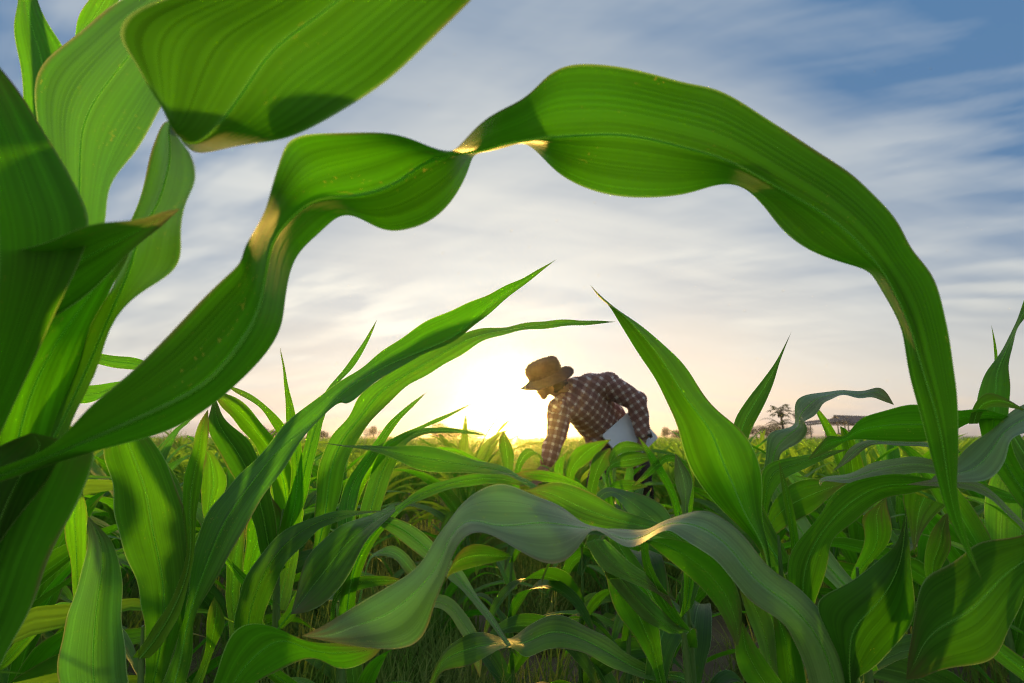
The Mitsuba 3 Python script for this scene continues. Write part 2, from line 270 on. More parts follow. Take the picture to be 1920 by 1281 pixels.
        ([[-377,874,501,-368,867,502,-358,860,504],[-343,846,543,-329,836,545,-316,826,547],[-299,811,626,-291,805,627,-283,799,628],[-298,808,687,-279,801,690,-260,794,693],[-296,807,758,-273,797,755,-250,787,751],[-281,811,800,-254,796,801,-228,782,802],[-256,812,831,-231,798,831,-206,785,830],[-237,812,869,-206,800,867,-176,787,864],[-171,814,916,-151,801,904,-132,787,893],[-113,818,952,-97,802,937,-83,787,922],[-61,823,972,-53,806,959,-46,789,946],[-9,829,978,-6,812,969,-4,795,961],[37,831,987,38,818,978,39,805,969],[89,834,991,88,825,983,87,816,976],[143,837,990,141,832,986,139,827,982],[176,840,989,176,840,989,176,840,989]],1,0),
        ([[-377,870,577,-368,867,584,-358,865,591],[-388,843,612,-375,840,621,-361,836,631],[-399,817,686,-382,812,698,-364,807,711],[-432,797,757,-407,791,766,-383,786,775],[-449,784,790,-422,778,794,-395,772,798],[-453,772,822,-435,765,822,-418,758,823],[-443,758,843,-434,753,844,-426,747,844],[-430,742,855,-430,742,855,-430,742,855]],0,2),
        ([[-379,870,577,-368,867,580,-356,864,583],[-387,881,677,-368,876,682,-348,871,687],[-407,862,755,-381,854,760,-356,845,764],[-426,850,794,-401,839,794,-377,828,794],[-448,836,824,-425,825,828,-403,813,833],[-460,820,844,-447,812,852,-434,804,860],[-471,800,872,-471,800,872,-471,800,872]],0,0),
        ([[-358,868,636,-368,867,630,-377,867,623],[-353,906,744,-360,906,740,-366,906,735],[-379,892,805,-389,890,804,-399,889,803],[-401,883,834,-409,881,834,-417,878,834],[-436,874,865,-435,872,859,-434,870,854],[-465,866,880,-464,865,876,-464,863,871],[-479,859,884,-479,859,884,-479,859,884]],0,0),
        ([[-379,869,619,-368,867,619,-356,866,620],[-368,849,656,-351,847,656,-334,845,656],[-344,827,733,-334,826,733,-325,825,733],[-357,824,807,-347,822,811,-337,819,815],[-365,823,874,-359,821,868,-353,820,861],[-374,824,918,-371,823,913,-367,822,908],[-381,828,944,-381,828,944,-381,828,944]],0,0),
        ([[-379,869,641,-368,867,645,-356,865,649],[-360,847,678,-344,844,683,-328,841,688],[-334,823,757,-321,821,761,-308,818,766],[-310,831,858,-299,827,864,-287,823,870],[-285,849,905,-279,846,902,-273,842,900],[-263,866,947,-258,863,944,-253,861,941],[-237,878,1002,-237,878,1002,-237,878,1002]],0,1),
        ([[-624,957,856,-621,957,849,-618,957,842],[-671,955,921,-669,953,916,-667,951,911],[-705,959,945,-709,958,934,-713,957,923],[-764,966,951,-764,966,940,-765,965,929],[-817,973,960,-818,972,950,-819,971,942],[-890,982,953,-888,981,948,-887,980,944],[-938,991,941,-938,991,941,-938,991,941]],0,2),
        ([[-645,961,837,-643,961,827,-642,961,817],[-690,944,895,-689,941,887,-689,939,880],[-718,936,899,-719,933,889,-721,930,879],[-755,928,891,-756,927,875,-758,926,859],[-786,919,888,-785,919,873,-785,918,858],[-816,913,868,-814,912,861,-812,912,854],[-844,905,853,-844,905,853,-844,905,853]],0,1),
        ([[-379,870,526,-368,867,527,-356,865,527],[-391,909,566,-375,905,566,-358,902,567],[-395,946,646,-382,944,646,-369,941,646],[-429,939,701,-397,936,690,-365,932,679],[-415,935,728,-396,930,722,-377,924,716],[-394,924,752,-394,924,752,-394,924,752]],0,0),
        ([[-378,873,533,-368,867,534,-357,862,535],[-442,871,578,-427,863,579,-412,856,580],[-493,862,663,-487,859,664,-481,856,664],[-502,854,714,-478,849,716,-455,845,719],[-500,850,743,-480,844,748,-460,837,752],[-494,844,769,-485,839,771,-476,834,773],[-500,837,786,-500,837,786,-500,837,786]],0,0),
        ([[-379,871,447,-368,867,448,-356,863,449],[-415,888,486,-399,882,487,-383,877,488],[-444,902,565,-431,897,566,-418,893,567],[-441,894,625,-420,886,626,-399,879,628],[-437,887,664,-402,880,658,-369,874,653],[-414,880,686,-394,876,682,-374,872,678],[-398,872,704,-398,872,704,-398,872,704]],0,1),
        ([[-379,869,365,-368,867,366,-356,866,366],[-440,911,413,-423,909,413,-407,907,414],[-491,952,500,-479,950,501,-467,949,501],[-492,938,581,-477,935,582,-462,933,582],[-478,930,626,-468,926,631,-457,923,636],[-463,922,654,-463,922,654,-463,922,654]],0,2),
    ]),
    ('low maize plant left of the open gap with arching leaves below the sun', [-262, 867], 614, [
        ([[-274,868,538,-262,867,535,-251,867,531],[-306,954,592,-290,953,587,-274,952,583],[-334,1040,685,-318,1039,680,-302,1038,675],[-285,1036,767,-268,1034,762,-252,1032,757],[-235,1043,798,-223,1038,797,-211,1033,796],[-183,1049,822,-178,1044,819,-173,1039,817],[-130,1053,845,-128,1050,842,-126,1047,839],[-82,1056,866,-82,1056,866,-82,1056,866]],0,0),
        ([[-274,869,551,-262,867,551,-251,866,551],[-307,954,603,-290,952,603,-273,950,603],[-334,1038,695,-318,1036,695,-301,1034,696],[-293,1029,757,-279,1025,757,-265,1021,757],[-249,1018,818,-240,1014,817,-230,1009,816],[-214,1011,852,-208,1008,850,-202,1005,847],[-167,1001,884,-167,1001,884,-167,1001,884]],0,1),
        ([[-274,869,574,-262,867,575,-251,866,575],[-278,952,625,-261,950,625,-245,948,625],[-282,1035,716,-260,1032,716,-239,1030,716],[-253,1065,787,-237,1061,779,-221,1058,771],[-221,1103,811,-214,1098,803,-207,1092,796],[-164,1143,820,-163,1137,813,-162,1131,807],[-97,1182,812,-98,1178,808,-99,1174,805],[-51,1220,800,-51,1220,800,-51,1220,800]],0,2),
        ([[65,819,694,61,813,692,56,807,691],[39,802,725,35,791,724,31,781,723],[4,786,747,1,772,745,-2,757,743],[-31,767,762,-31,754,755,-30,741,748],[-74,747,772,-70,737,761,-66,727,750],[-104,727,785,-110,720,769,-115,713,753],[-142,711,787,-143,703,775,-144,694,764],[-174,695,787,-173,686,783,-172,676,780],[-207,675,788,-205,669,787,-203,664,785],[-237,652,792,-237,652,792,-237,652,792]],0,1),
        ([[-274,869,458,-262,867,459,-251,865,459],[-269,844,495,-252,841,496,-236,838,496],[-254,817,572,-242,815,573,-231,813,573],[-244,815,617,-229,811,622,-214,807,627],[-218,815,655,-203,808,662,-187,802,669],[-184,817,690,-170,808,693,-156,799,696],[-140,818,720,-130,809,716,-120,800,713],[-91,819,737,-82,811,731,-73,803,725],[-29,820,744,-31,815,736,-33,810,728],[4,824,735,0,821,731,-4,819,727],[33,828,721,33,828,721,33,828,721]],0,1),
        ([[-167,774,703,-161,750,703,-156,726,702],[-201,780,690,-187,743,687,-174,705,685],[-248,779,672,-222,738,660,-197,696,650],[-277,770,649,-246,733,629,-217,696,612],[-290,759,623,-264,728,605,-239,696,590],[-292,741,593,-277,721,586,-264,700,581],[-285,713,574,-285,713,574,-285,713,574]],0,1),
        ([[-274,870,394,-262,867,395,-251,865,396],[-323,807,443,-307,804,445,-290,801,446],[-370,745,532,-351,741,534,-331,737,535],[-371,744,579,-346,737,584,-321,730,590],[-365,748,608,-335,737,617,-306,726,626],[-344,751,646,-316,737,647,-288,724,648],[-307,754,677,-286,738,674,-265,722,672],[-267,756,692,-257,742,687,-247,727,682],[-237,755,696,-234,746,692,-232,738,689],[-176,751,697,-176,751,697,-176,751,697]],0,2),
        ([[-269,867,454,-262,867,444,-256,867,434],[-273,829,558,-271,829,554,-268,828,550],[-243,816,591,-240,816,582,-238,816,572],[-205,808,597,-203,807,590,-200,806,583],[-176,799,598,-173,798,593,-171,798,588],[-150,791,592,-150,791,592,-150,791,592]],0,2),
        ([[-264,869,575,-262,867,563,-261,866,551],[-244,833,620,-242,831,603,-241,829,586],[-222,795,689,-222,794,684,-221,794,678],[-204,786,690,-198,783,681,-192,781,672],[-159,779,680,-163,774,671,-168,769,661],[-122,773,659,-127,767,648,-131,762,636],[-87,768,628,-93,760,623,-99,752,617],[-73,760,619,-80,751,615,-87,741,611],[-47,755,585,-53,744,588,-60,734,590],[-24,746,558,-30,738,563,-36,729,567],[-5,735,536,-9,731,537,-14,727,539],[8,723,520,8,723,520,8,723,520]],0,3),
        ([[-265,875,458,-262,867,449,-260,859,441],[-264,933,505,-261,922,493,-257,911,481],[-260,980,580,-259,977,577,-258,973,573],[-247,978,594,-244,970,593,-241,962,592],[-220,972,607,-216,965,598,-212,958,590],[-193,966,599,-195,963,587,-197,959,576],[-165,965,566,-172,964,560,-178,963,553],[-159,963,540,-159,963,540,-159,963,540]],0,3),
    ]),
    ('maize plant at bottom centre right with a yellow-spotted twisted leaf', [228, 743], 592, [
        ([[238,749,558,229,743,553,220,738,547],[243,723,665,234,718,659,224,712,654],[188,711,689,178,697,684,169,682,679],[131,692,711,125,678,698,118,664,685],[80,666,739,79,658,716,78,650,694],[45,645,744,42,639,734,38,633,724],[16,622,737,16,622,737,16,622,737]],0,0),
        ([[235,747,553,229,743,544,223,739,534],[192,844,614,184,839,600,175,833,587],[141,936,701,138,934,697,136,933,692],[118,935,719,114,931,716,110,927,713],[79,931,736,77,929,728,75,926,720],[38,928,742,38,928,733,37,927,724],[5,927,735,5,927,735,5,927,735]],0,0),
        ([[218,748,536,229,743,538,240,739,541],[151,726,581,166,719,585,181,713,589],[93,699,669,103,695,672,113,691,674],[103,697,650,115,690,657,128,682,663],[122,695,628,138,685,635,152,676,642],[154,689,617,166,680,621,177,671,625],[178,680,610,185,674,610,191,668,611],[195,668,595,195,668,595,195,668,595]],0,3),
        ([[221,752,348,229,743,352,236,735,356],[202,779,459,206,774,461,210,770,464],[178,762,516,189,755,520,200,748,525],[144,745,562,167,738,569,189,731,576],[130,730,593,153,725,598,176,720,602],[124,716,617,140,713,616,156,711,614],[117,702,633,117,702,633,117,702,633]],0,2),
        ([[220,751,550,229,743,547,237,735,543],[179,699,598,191,688,594,203,677,589],[151,635,681,153,632,680,156,630,679],[166,626,671,175,621,678,183,616,685],[193,617,651,204,612,663,215,606,675],[219,610,624,230,605,637,240,599,649],[232,602,602,239,597,613,246,592,624],[235,592,587,239,588,596,243,585,605],[234,579,586,234,579,586,234,579,586]],0,1),
        ([[233,755,330,229,743,329,225,732,329],[251,796,370,245,780,370,240,764,369],[267,832,450,262,817,450,257,802,449],[217,832,460,206,809,463,196,785,467],[174,831,482,161,799,483,149,767,485],[134,823,511,120,787,509,107,751,509],[92,813,534,81,778,528,71,742,524],[54,804,545,48,771,532,42,737,522],[19,803,527,18,766,521,17,730,517],[-2,802,512,0,760,523,1,718,534],[-19,792,521,-20,753,525,-20,714,530],[-45,778,531,-43,747,524,-41,716,518],[-73,765,526,-71,742,518,-68,719,510],[-93,753,516,-91,737,509,-89,722,503],[-104,743,493,-102,735,489,-99,726,486],[-117,734,461,-117,734,461,-117,734,461]],1,0),
        ([[-124,805,546,-123,799,546,-122,794,546],[-117,795,572,-113,789,567,-110,783,562],[-90,788,574,-89,783,563,-88,778,553],[-67,785,554,-71,779,545,-76,774,537],[-49,782,529,-56,776,524,-63,771,520],[-41,777,500,-48,774,500,-55,771,499],[-44,772,476,-44,772,476,-44,772,476]],0,3),
        ([[134,893,688,138,885,689,142,877,690],[143,888,706,149,875,705,156,862,703],[160,882,717,162,866,711,164,850,706],[189,875,712,181,861,703,174,846,694],[221,865,703,210,857,682,198,850,661],[248,855,685,231,853,663,215,852,641],[261,851,649,248,850,641,235,849,633],[275,849,610,275,849,610,275,849,610]],0,3),
        ([[0,532,685,1,530,684,1,528,684],[-8,530,689,-8,528,685,-8,525,682],[-31,526,697,-32,525,687,-33,524,677],[-49,525,692,-52,524,682,-55,524,671],[-59,525,678,-60,524,673,-61,523,668],[-64,524,662,-64,524,662,-64,524,662]],0,2),
    ]),
    ('maize plant right of the person with a broad upright pointed leaf', [350, 702], 673, [
        ([[345,712,498,351,702,501,356,692,503],[328,704,604,323,686,609,332,697,605],[326,711,654,320,685,659,333,701,656],[294,718,690,301,687,698,329,705,698],[263,717,724,290,689,731,334,705,734],[239,714,763,276,690,769,328,703,774],[229,715,809,264,692,808,312,706,808],[218,722,846,244,695,838,285,713,833],[203,726,882,224,697,872,262,717,867],[179,725,920,204,699,908,241,717,902],[157,721,957,179,701,942,209,716,934],[141,719,984,154,704,971,172,716,965],[127,718,997,131,709,991,138,715,990],[113,713,1015,113,713,1015,113,713,1015]],1,0),
        ([[340,704,629,351,702,633,362,700,637],[324,735,666,339,732,671,355,729,677],[317,764,745,328,762,749,339,760,753],[325,764,814,336,763,807,347,763,800],[347,771,847,359,769,843,371,767,838],[378,778,880,386,775,878,394,772,876],[405,784,909,408,781,909,410,779,909],[437,784,961,437,784,961,437,784,961]],0,0),
        ([[339,705,384,351,702,385,362,699,387],[314,689,493,320,687,494,325,685,495],[299,675,549,308,672,547,316,670,545],[284,663,582,297,661,582,310,658,581],[272,651,611,284,651,607,296,650,604],[266,642,630,266,642,630,266,642,630]],0,3),
        ([[339,704,372,351,702,375,362,700,378],[312,677,409,328,674,414,344,671,418],[291,649,489,305,647,493,319,644,497],[265,639,526,282,635,530,298,630,535],[250,629,560,261,623,565,271,617,570],[252,619,583,255,614,586,258,610,589],[252,606,601,252,606,601,252,606,601]],0,1),
        ([[339,704,382,351,702,383,362,700,384],[324,691,486,341,688,487,357,686,489],[316,675,546,330,670,547,343,666,549],[312,660,586,318,657,581,323,654,576],[306,647,602,306,647,602,306,647,602]],0,2),
        ([[340,708,559,351,702,560,361,697,561],[338,737,595,353,729,596,367,721,598],[350,758,673,354,756,673,359,753,673],[353,750,724,357,747,719,362,744,714],[356,744,758,367,742,749,379,739,740],[392,742,770,398,739,761,403,737,752],[437,739,778,437,737,773,437,735,768],[472,735,782,472,735,782,472,735,782]],0,1),
        ([[339,704,523,351,702,523,362,700,524],[350,684,628,357,683,628,363,682,628],[344,667,682,348,666,682,353,664,682],[332,652,728,336,650,730,340,649,731],[323,636,772,323,636,772,323,636,772]],0,0),
        ([[346,713,511,351,702,513,355,691,516],[347,748,548,353,733,551,360,718,554],[354,768,628,356,764,629,358,760,630],[363,757,694,362,755,677,361,753,659],[385,751,726,388,750,703,391,749,681],[415,748,741,416,747,717,418,747,694],[444,747,739,442,746,727,441,745,714],[472,744,736,472,744,736,472,744,736]],0,0),
    ]),
    ('maize plant at bottom right whose wavy grey leaf sweeps across the foreground', [420, 660], 644, [
        ([[432,664,350,420,661,351,408,658,352],[410,650,387,394,646,389,378,642,391],[402,639,462,368,631,466,334,623,470],[383,622,533,350,614,536,318,606,540],[372,617,567,336,603,574,301,589,581],[354,619,597,317,594,602,281,569,607],[332,619,625,291,585,627,253,551,629],[308,620,641,266,578,644,226,536,648],[285,617,663,244,570,665,207,522,669],[260,610,690,226,562,686,194,513,685],[234,602,713,204,555,703,175,507,695],[211,598,718,184,549,711,158,500,707],[187,597,712,166,545,713,146,492,716],[165,594,707,150,541,710,135,488,715],[148,591,700,134,539,702,121,486,706],[122,588,699,114,535,699,105,482,702],[104,583,701,97,530,705,90,476,711],[91,579,704,83,525,711,76,471,719],[77,573,709,72,521,712,67,469,717],[53,564,725,51,516,716,56,475,700],[28,553,738,28,511,719,38,478,690],[2,540,750,3,508,717,12,469,699],[-19,533,751,-18,503,718,-14,457,715],[-38,532,744,-35,498,723,-29,453,721],[-54,531,731,-48,495,719,-41,454,717],[-65,526,714,-58,493,706,-50,458,702],[-76,520,697,-67,493,686,-56,465,680],[-88,512,681,-78,492,671,-66,474,660],[-107,503,668,-93,490,657,-73,482,639],[-129,493,657,-113,488,644,-86,485,621],[-151,488,645,-142,486,635,-120,482,620],[-167,484,636,-157,483,630,-147,481,624],[-181,479,631,-181,479,631,-181,479,631]],1,3),
        ([[409,666,604,420,661,604,431,656,604],[389,730,650,404,723,650,419,716,651],[375,790,736,388,785,736,401,779,737],[381,784,775,388,776,775,393,768,775],[382,779,801,398,771,793,413,763,786],[405,781,811,415,767,807,425,753,802],[428,784,817,424,764,816,421,743,815],[428,779,838,423,760,829,418,740,821],[429,772,855,432,756,841,435,740,828],[449,771,864,446,752,854,442,733,845],[478,771,865,466,750,859,453,728,853],[495,767,867,483,747,863,470,727,858],[511,761,867,501,746,859,492,731,851],[526,753,868,519,744,862,513,735,855],[538,745,869,534,743,861,530,741,852],[552,744,844,552,744,844,552,744,844]],0,3),
        ([[408,658,455,420,661,454,432,663,453],[373,663,493,389,667,492,406,671,491],[347,671,571,358,673,570,369,675,569],[329,653,642,351,660,628,373,667,614],[331,642,665,358,652,660,386,662,655],[351,630,697,373,644,689,396,658,680],[371,622,727,394,637,714,418,653,700],[397,616,749,419,632,733,440,647,717],[427,612,756,444,627,743,461,643,730],[464,612,755,475,625,744,485,638,733],[497,616,750,503,623,745,510,629,740],[525,621,740,525,621,740,525,621,740]],0,1),
        ([[409,662,407,420,661,412,431,660,417],[377,636,444,392,635,452,407,634,459],[365,621,523,364,609,531,376,620,529],[349,609,581,360,598,569,387,615,547],[330,598,617,362,589,599,411,607,571],[345,592,636,378,581,620,430,600,595],[378,591,653,393,573,643,435,596,623],[405,586,674,402,564,670,433,590,654],[413,575,695,404,556,696,424,576,690],[410,559,717,403,548,718,412,559,717],[400,541,732,400,541,732,400,541,732]],0,2),
        ([[409,665,508,420,661,512,431,657,516],[428,696,618,433,694,621,439,692,623],[441,688,649,452,684,651,462,680,654],[445,679,680,459,675,680,473,671,681],[439,671,699,454,667,702,468,663,704],[451,663,714,456,660,716,462,657,718],[461,654,728,461,654,728,461,654,728]],0,1),
        ([[411,709,735,409,704,734,408,699,734],[412,704,745,409,696,744,406,688,743],[442,699,750,437,690,745,432,681,741],[468,689,764,466,682,756,464,675,748],[493,679,771,494,675,762,495,671,752],[518,671,775,517,669,765,516,667,755],[546,665,765,545,664,759,543,664,752],[573,659,756,573,659,756,573,659,756]],0,3),
    ]),
    ('maize plant at the right edge with pale twisted leaves and a big dark blade', [656, 619], 743, [
        ([[649,611,698,656,619,693,664,628,689],[629,593,735,639,604,729,650,616,723],[613,579,810,622,589,805,632,599,799],[558,575,822,573,591,821,588,607,819],[527,573,828,547,596,824,567,618,819],[502,578,829,521,601,821,540,625,811],[473,586,833,489,608,814,505,629,794],[448,592,835,461,613,814,474,633,792],[415,595,825,431,618,811,446,642,796],[397,599,813,413,625,805,429,650,796],[387,607,800,402,631,796,418,655,792],[377,617,802,394,637,794,410,656,787],[375,629,796,385,643,788,395,657,780],[372,642,783,378,650,779,384,657,776],[370,656,771,370,656,771,370,656,771]],0,1),
        ([[575,696,781,574,696,778,573,695,774],[554,695,792,554,694,789,554,692,786],[519,696,794,517,693,791,515,691,787],[484,695,797,485,693,793,487,691,790],[454,695,788,462,694,786,470,693,785],[440,697,772,446,697,771,453,696,771],[425,700,753,425,700,753,425,700,753]],0,3),
        ([[644,621,670,656,619,670,668,618,670],[594,617,711,611,616,711,628,614,711],[551,613,793,566,612,793,580,610,793],[556,613,846,574,610,845,591,608,845],[574,620,872,584,614,873,594,609,874],[600,626,897,601,618,897,602,611,897],[625,629,925,621,622,924,617,615,924],[643,631,955,640,626,948,637,622,942],[661,631,986,662,629,979,662,628,971],[688,629,1028,688,629,1028,688,629,1028]],0,1),
        ([[644,621,694,656,619,694,668,618,694],[692,715,751,709,712,751,725,709,751],[757,805,847,761,805,847,764,804,847],[755,795,905,757,794,905,759,793,905],[753,788,942,754,787,942,755,786,942],[749,782,972,749,782,972,749,782,972]],0,0),
        ([[518,589,811,523,588,811,527,587,811],[521,581,834,526,579,833,531,577,831],[527,573,846,534,572,839,541,572,832],[536,567,846,543,567,838,549,568,831],[566,565,825,566,565,825,566,565,825]],0,0),
        ([[663,625,712,656,619,704,649,614,695],[633,594,757,623,587,745,613,580,734],[605,565,845,590,554,827,575,544,810],[576,579,835,543,548,818,510,516,803],[553,587,817,513,542,804,473,496,794],[524,582,799,493,536,787,459,491,777],[487,570,779,467,531,768,444,492,758],[449,548,766,437,524,762,424,500,759],[406,517,755,406,517,755,406,517,755]],0,3),
        ([[665,623,583,656,619,576,647,616,568],[628,614,626,615,609,616,603,604,606],[578,600,699,574,599,697,571,597,694],[558,598,720,553,595,716,549,592,713],[542,596,736,539,592,731,535,589,726],[523,592,749,520,590,744,518,588,738],[500,590,755,498,589,749,495,588,744],[476,589,754,475,589,749,474,589,745],[439,589,747,439,589,747,439,589,747]],0,3),
        ([[659,620,619,656,619,608,654,619,596],[660,646,719,659,646,715,658,646,710],[622,646,729,620,645,724,618,644,720],[590,644,738,588,643,730,586,643,723],[563,642,745,563,641,742,564,640,738],[542,641,745,542,641,745,542,641,745]],0,1),
        ([[653,615,580,656,619,569,659,624,559],[608,577,628,612,584,614,617,590,599],[562,537,720,569,548,698,576,558,675],[504,529,706,519,549,677,535,570,646],[464,522,701,497,549,664,530,576,624],[441,523,692,477,549,647,515,576,600],[417,526,676,454,550,628,493,575,577],[397,526,663,430,550,617,463,574,569],[385,529,638,408,550,602,432,571,565],[385,539,602,396,551,583,407,563,564],[385,552,566,385,552,566,385,552,566]],0,2),
        ([[506,688,736,533,685,725,560,682,715],[512,697,709,524,689,703,534,681,697],[519,702,682,521,693,680,522,685,679],[518,698,653,518,698,653,518,698,653]],0,0),
        ([[645,622,488,656,619,488,668,617,489],[565,644,537,582,641,538,598,638,539],[501,664,627,507,662,627,513,661,628],[505,657,671,517,655,667,529,653,663],[514,653,693,521,651,689,528,649,685],[528,647,710,528,647,710,528,647,710]],0,1),
    ]),
    ('small maize plant just in front of the bending person, left of the laptop', [171, 1362], 623, [
        ([[161,1365,583,172,1363,579,183,1360,576],[136,1345,690,146,1343,687,155,1341,684],[139,1341,728,154,1336,723,169,1332,718],[156,1334,764,178,1331,751,200,1328,739],[190,1328,783,209,1327,775,227,1326,767],[252,1324,792,252,1324,792,252,1324,792]],0,0),
        ([[160,1364,574,172,1363,574,184,1361,574],[133,1405,615,150,1403,615,166,1401,615],[117,1444,697,128,1443,697,138,1441,697],[120,1438,732,133,1436,735,146,1434,737],[158,1431,760,158,1431,760,158,1431,760]],0,1),
        ([[160,1365,581,172,1363,583,184,1361,585],[171,1329,621,187,1326,623,203,1323,626],[189,1291,701,202,1289,703,215,1287,705],[192,1287,733,212,1285,727,231,1282,721],[209,1282,761,225,1280,754,242,1278,746],[241,1276,772,241,1276,772,241,1276,772]],0,2),
    ]),
    ('small maize plant just in front of the bending person below the laptop', [256, 1238], 665, [
        ([[248,1242,634,256,1239,626,264,1236,617],[225,1234,736,228,1233,733,231,1232,730],[238,1228,775,244,1226,767,249,1225,758],[266,1225,789,270,1225,777,274,1224,764],[298,1225,783,299,1225,774,300,1225,766],[327,1226,767,327,1226,767,327,1226,767]],0,0),
        ([[253,1247,608,256,1239,600,260,1231,592],[229,1223,650,234,1212,639,239,1200,628],[210,1187,721,211,1185,718,213,1182,715],[229,1183,750,231,1180,741,233,1177,732],[258,1180,766,258,1179,747,257,1178,729],[294,1178,764,293,1178,752,293,1178,739],[329,1178,756,329,1178,756,329,1178,756]],0,0),
        ([[248,1240,569,256,1239,560,265,1238,552],[221,1190,616,233,1189,604,244,1188,592],[206,1140,691,209,1139,688,212,1139,685],[229,1137,707,232,1138,697,235,1138,687],[264,1138,706,264,1138,697,263,1138,687],[292,1138,693,292,1138,693,292,1138,693]],0,1),
    ]),
    ('small maize plant right of the person with a thin upright spike leaf', [328, 1032], 656, [
        ([[317,1035,560,328,1032,564,339,1030,569],[315,1043,665,321,1041,667,328,1040,670],[292,1034,716,299,1032,718,306,1030,721],[266,1026,757,272,1024,760,279,1023,764],[247,1017,799,247,1017,799,247,1017,799]],0,1),
        ([[338,1033,623,328,1032,616,319,1032,609],[355,1032,726,348,1032,721,341,1031,716],[315,1025,767,312,1024,760,310,1024,754],[286,1026,757,288,1026,749,289,1026,741],[259,1031,730,259,1031,723,260,1032,716],[233,1035,702,233,1035,702,233,1035,702]],0,0),
        ([[317,1037,565,328,1032,565,339,1028,566],[317,991,676,322,989,676,326,987,677],[306,986,705,321,983,708,335,980,711],[302,980,739,313,977,740,324,974,740],[303,972,769,303,972,769,303,972,769]],0,3),
    ]),
    ("small glowing sunlit maize plant left of the person's reaching arm", [0, 1424], 642, [
        ([[-11,1426,606,0,1425,603,11,1424,599],[-22,1442,711,-11,1441,707,0,1440,704],[-35,1435,761,-14,1432,754,7,1430,747],[-35,1429,797,-21,1425,793,-7,1421,790],[-22,1421,814,-22,1421,814,-22,1421,814]],0,2),
        ([[-11,1426,597,0,1425,592,11,1424,587],[-8,1382,640,7,1381,633,22,1380,626],[7,1338,717,14,1338,714,20,1337,711],[20,1332,757,30,1331,751,41,1331,744],[47,1329,771,58,1329,764,68,1328,757],[81,1335,731,81,1335,731,81,1335,731]],0,1),
        ([[11,1426,593,0,1425,588,-11,1424,583],[-7,1393,700,-14,1392,697,-21,1391,693],[-85,1399,738,-89,1398,731,-92,1397,725],[-143,1407,766,-147,1406,756,-150,1406,746],[-203,1418,771,-206,1418,764,-209,1418,757],[-262,1431,761,-262,1431,761,-262,1431,761]],0,0),
    ]),

]

near_spots, PLANT_KEYS = [], []
leaf_no = 0
for label, stalk, top, leaves in PLANTS:
    plant = thing('maize_plant', label, 'maize plant')
    sx, sy = stalk[0] / 1000, stalk[1] / 1000
    near_spots.append((sx, sy))
    h = max(0.25, top / 1000)
    hs = np.linspace(-0.03, h, 10)
    wob = 0.006 * np.sin(hs * 13 + sx * 9)
    put(f'{plant}__stalk', tube(np.stack([sx + wob, sy + 0.5 * wob, hs], 1), np.interp(hs, [0, h * 0.55, h], np.array([0.013, 0.010, 0.0015]) * (0.5 if len(leaves) < 6 else 1.0)), 12), 'stalk')
    for i, (ctrl, kind, tone) in enumerate(leaves):
        key = f'{plant}__leaf' + (f'_{i:03d}' if i else '')
        c = np.array(ctrl, float).reshape(-1, 3, 3) / 1000
        mesh, uv, M, s = blade(c, leaf_no, nv=9 if kind else 6, per=8 if kind else 6, ruffle=0.0012 if kind else 0.0014)
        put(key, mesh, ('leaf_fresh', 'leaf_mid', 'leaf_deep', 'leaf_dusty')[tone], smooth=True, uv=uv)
        keep = slice(0, max(4, int(len(M) * 0.93)))
        r = np.interp(s / s[-1], [0, 0.15, 0.93, 1], [0.0015, 0.0012, 0.0003, 0.0002])[keep]
        put(f'{key}__midrib', tube(M[keep], r * min(1.0, s[-1] / 0.5), 6), 'midrib', smooth=True)
        leaf_no += 1
    PLANT_KEYS.append((plant, sx, sy, h, len(leaves)))


# ------------------------------------------------------------------ the field behind: young maize in rows
def field_leaf(rng, base, az, length, width, tilt, droop, twist, nu, nv):
    s = np.linspace(0, 1, nu)
    th = tilt - droop * s ** 1.3
    ph = az + 0.35 * rng.uniform(-1, 1) * s
    step = length / (nu - 1)
    d = np.stack([np.cos(th) * np.cos(ph), np.cos(th) * np.sin(ph), np.sin(th)], 1)
    c = base + np.vstack([np.zeros(3), np.cumsum((d[1:] + d[:-1]) / 2 * step, axis=0)])
    w = width * np.minimum(1, 0.45 + 2.2 * s) * np.clip((1 - s) / 0.55, 0, 1) ** 0.75
    side0 = np.stack([-np.sin(ph), np.cos(ph), 0 * ph], 1)
    up0 = np.cross(d, side0)
    roll = twist * np.sin(s * rng.uniform(2.0, 5.0) + rng.uniform(0, 1))
    side = side0 * np.cos(roll)[:, None] + up0 * np.sin(roll)[:, None]
    up = np.cross(d, side)
    vs = np.linspace(-1, 1, nv)
    a = np.abs(vs)
    lift = 0.30 * a
    wave = 0.10 * np.sin(s[:, None] * rng.uniform(9, 16) + vs[None] * 2 + rng.uniform(0, 6)) * a[None] ** 2
    pos = c[:, None] + (w[:, None] * vs)[..., None] * side[:, None] + (w[:, None] * (lift[None] + wave))[..., None] * up[:, None]
    uv = np.stack(np.broadcast_arrays((s[:, None] - 1) * length, vs[None] + 10 * rng.integers(90, 190)), -1)
    return pos.reshape(-1, 3), grid_faces(nu, nv), uv.reshape(-1, 2)


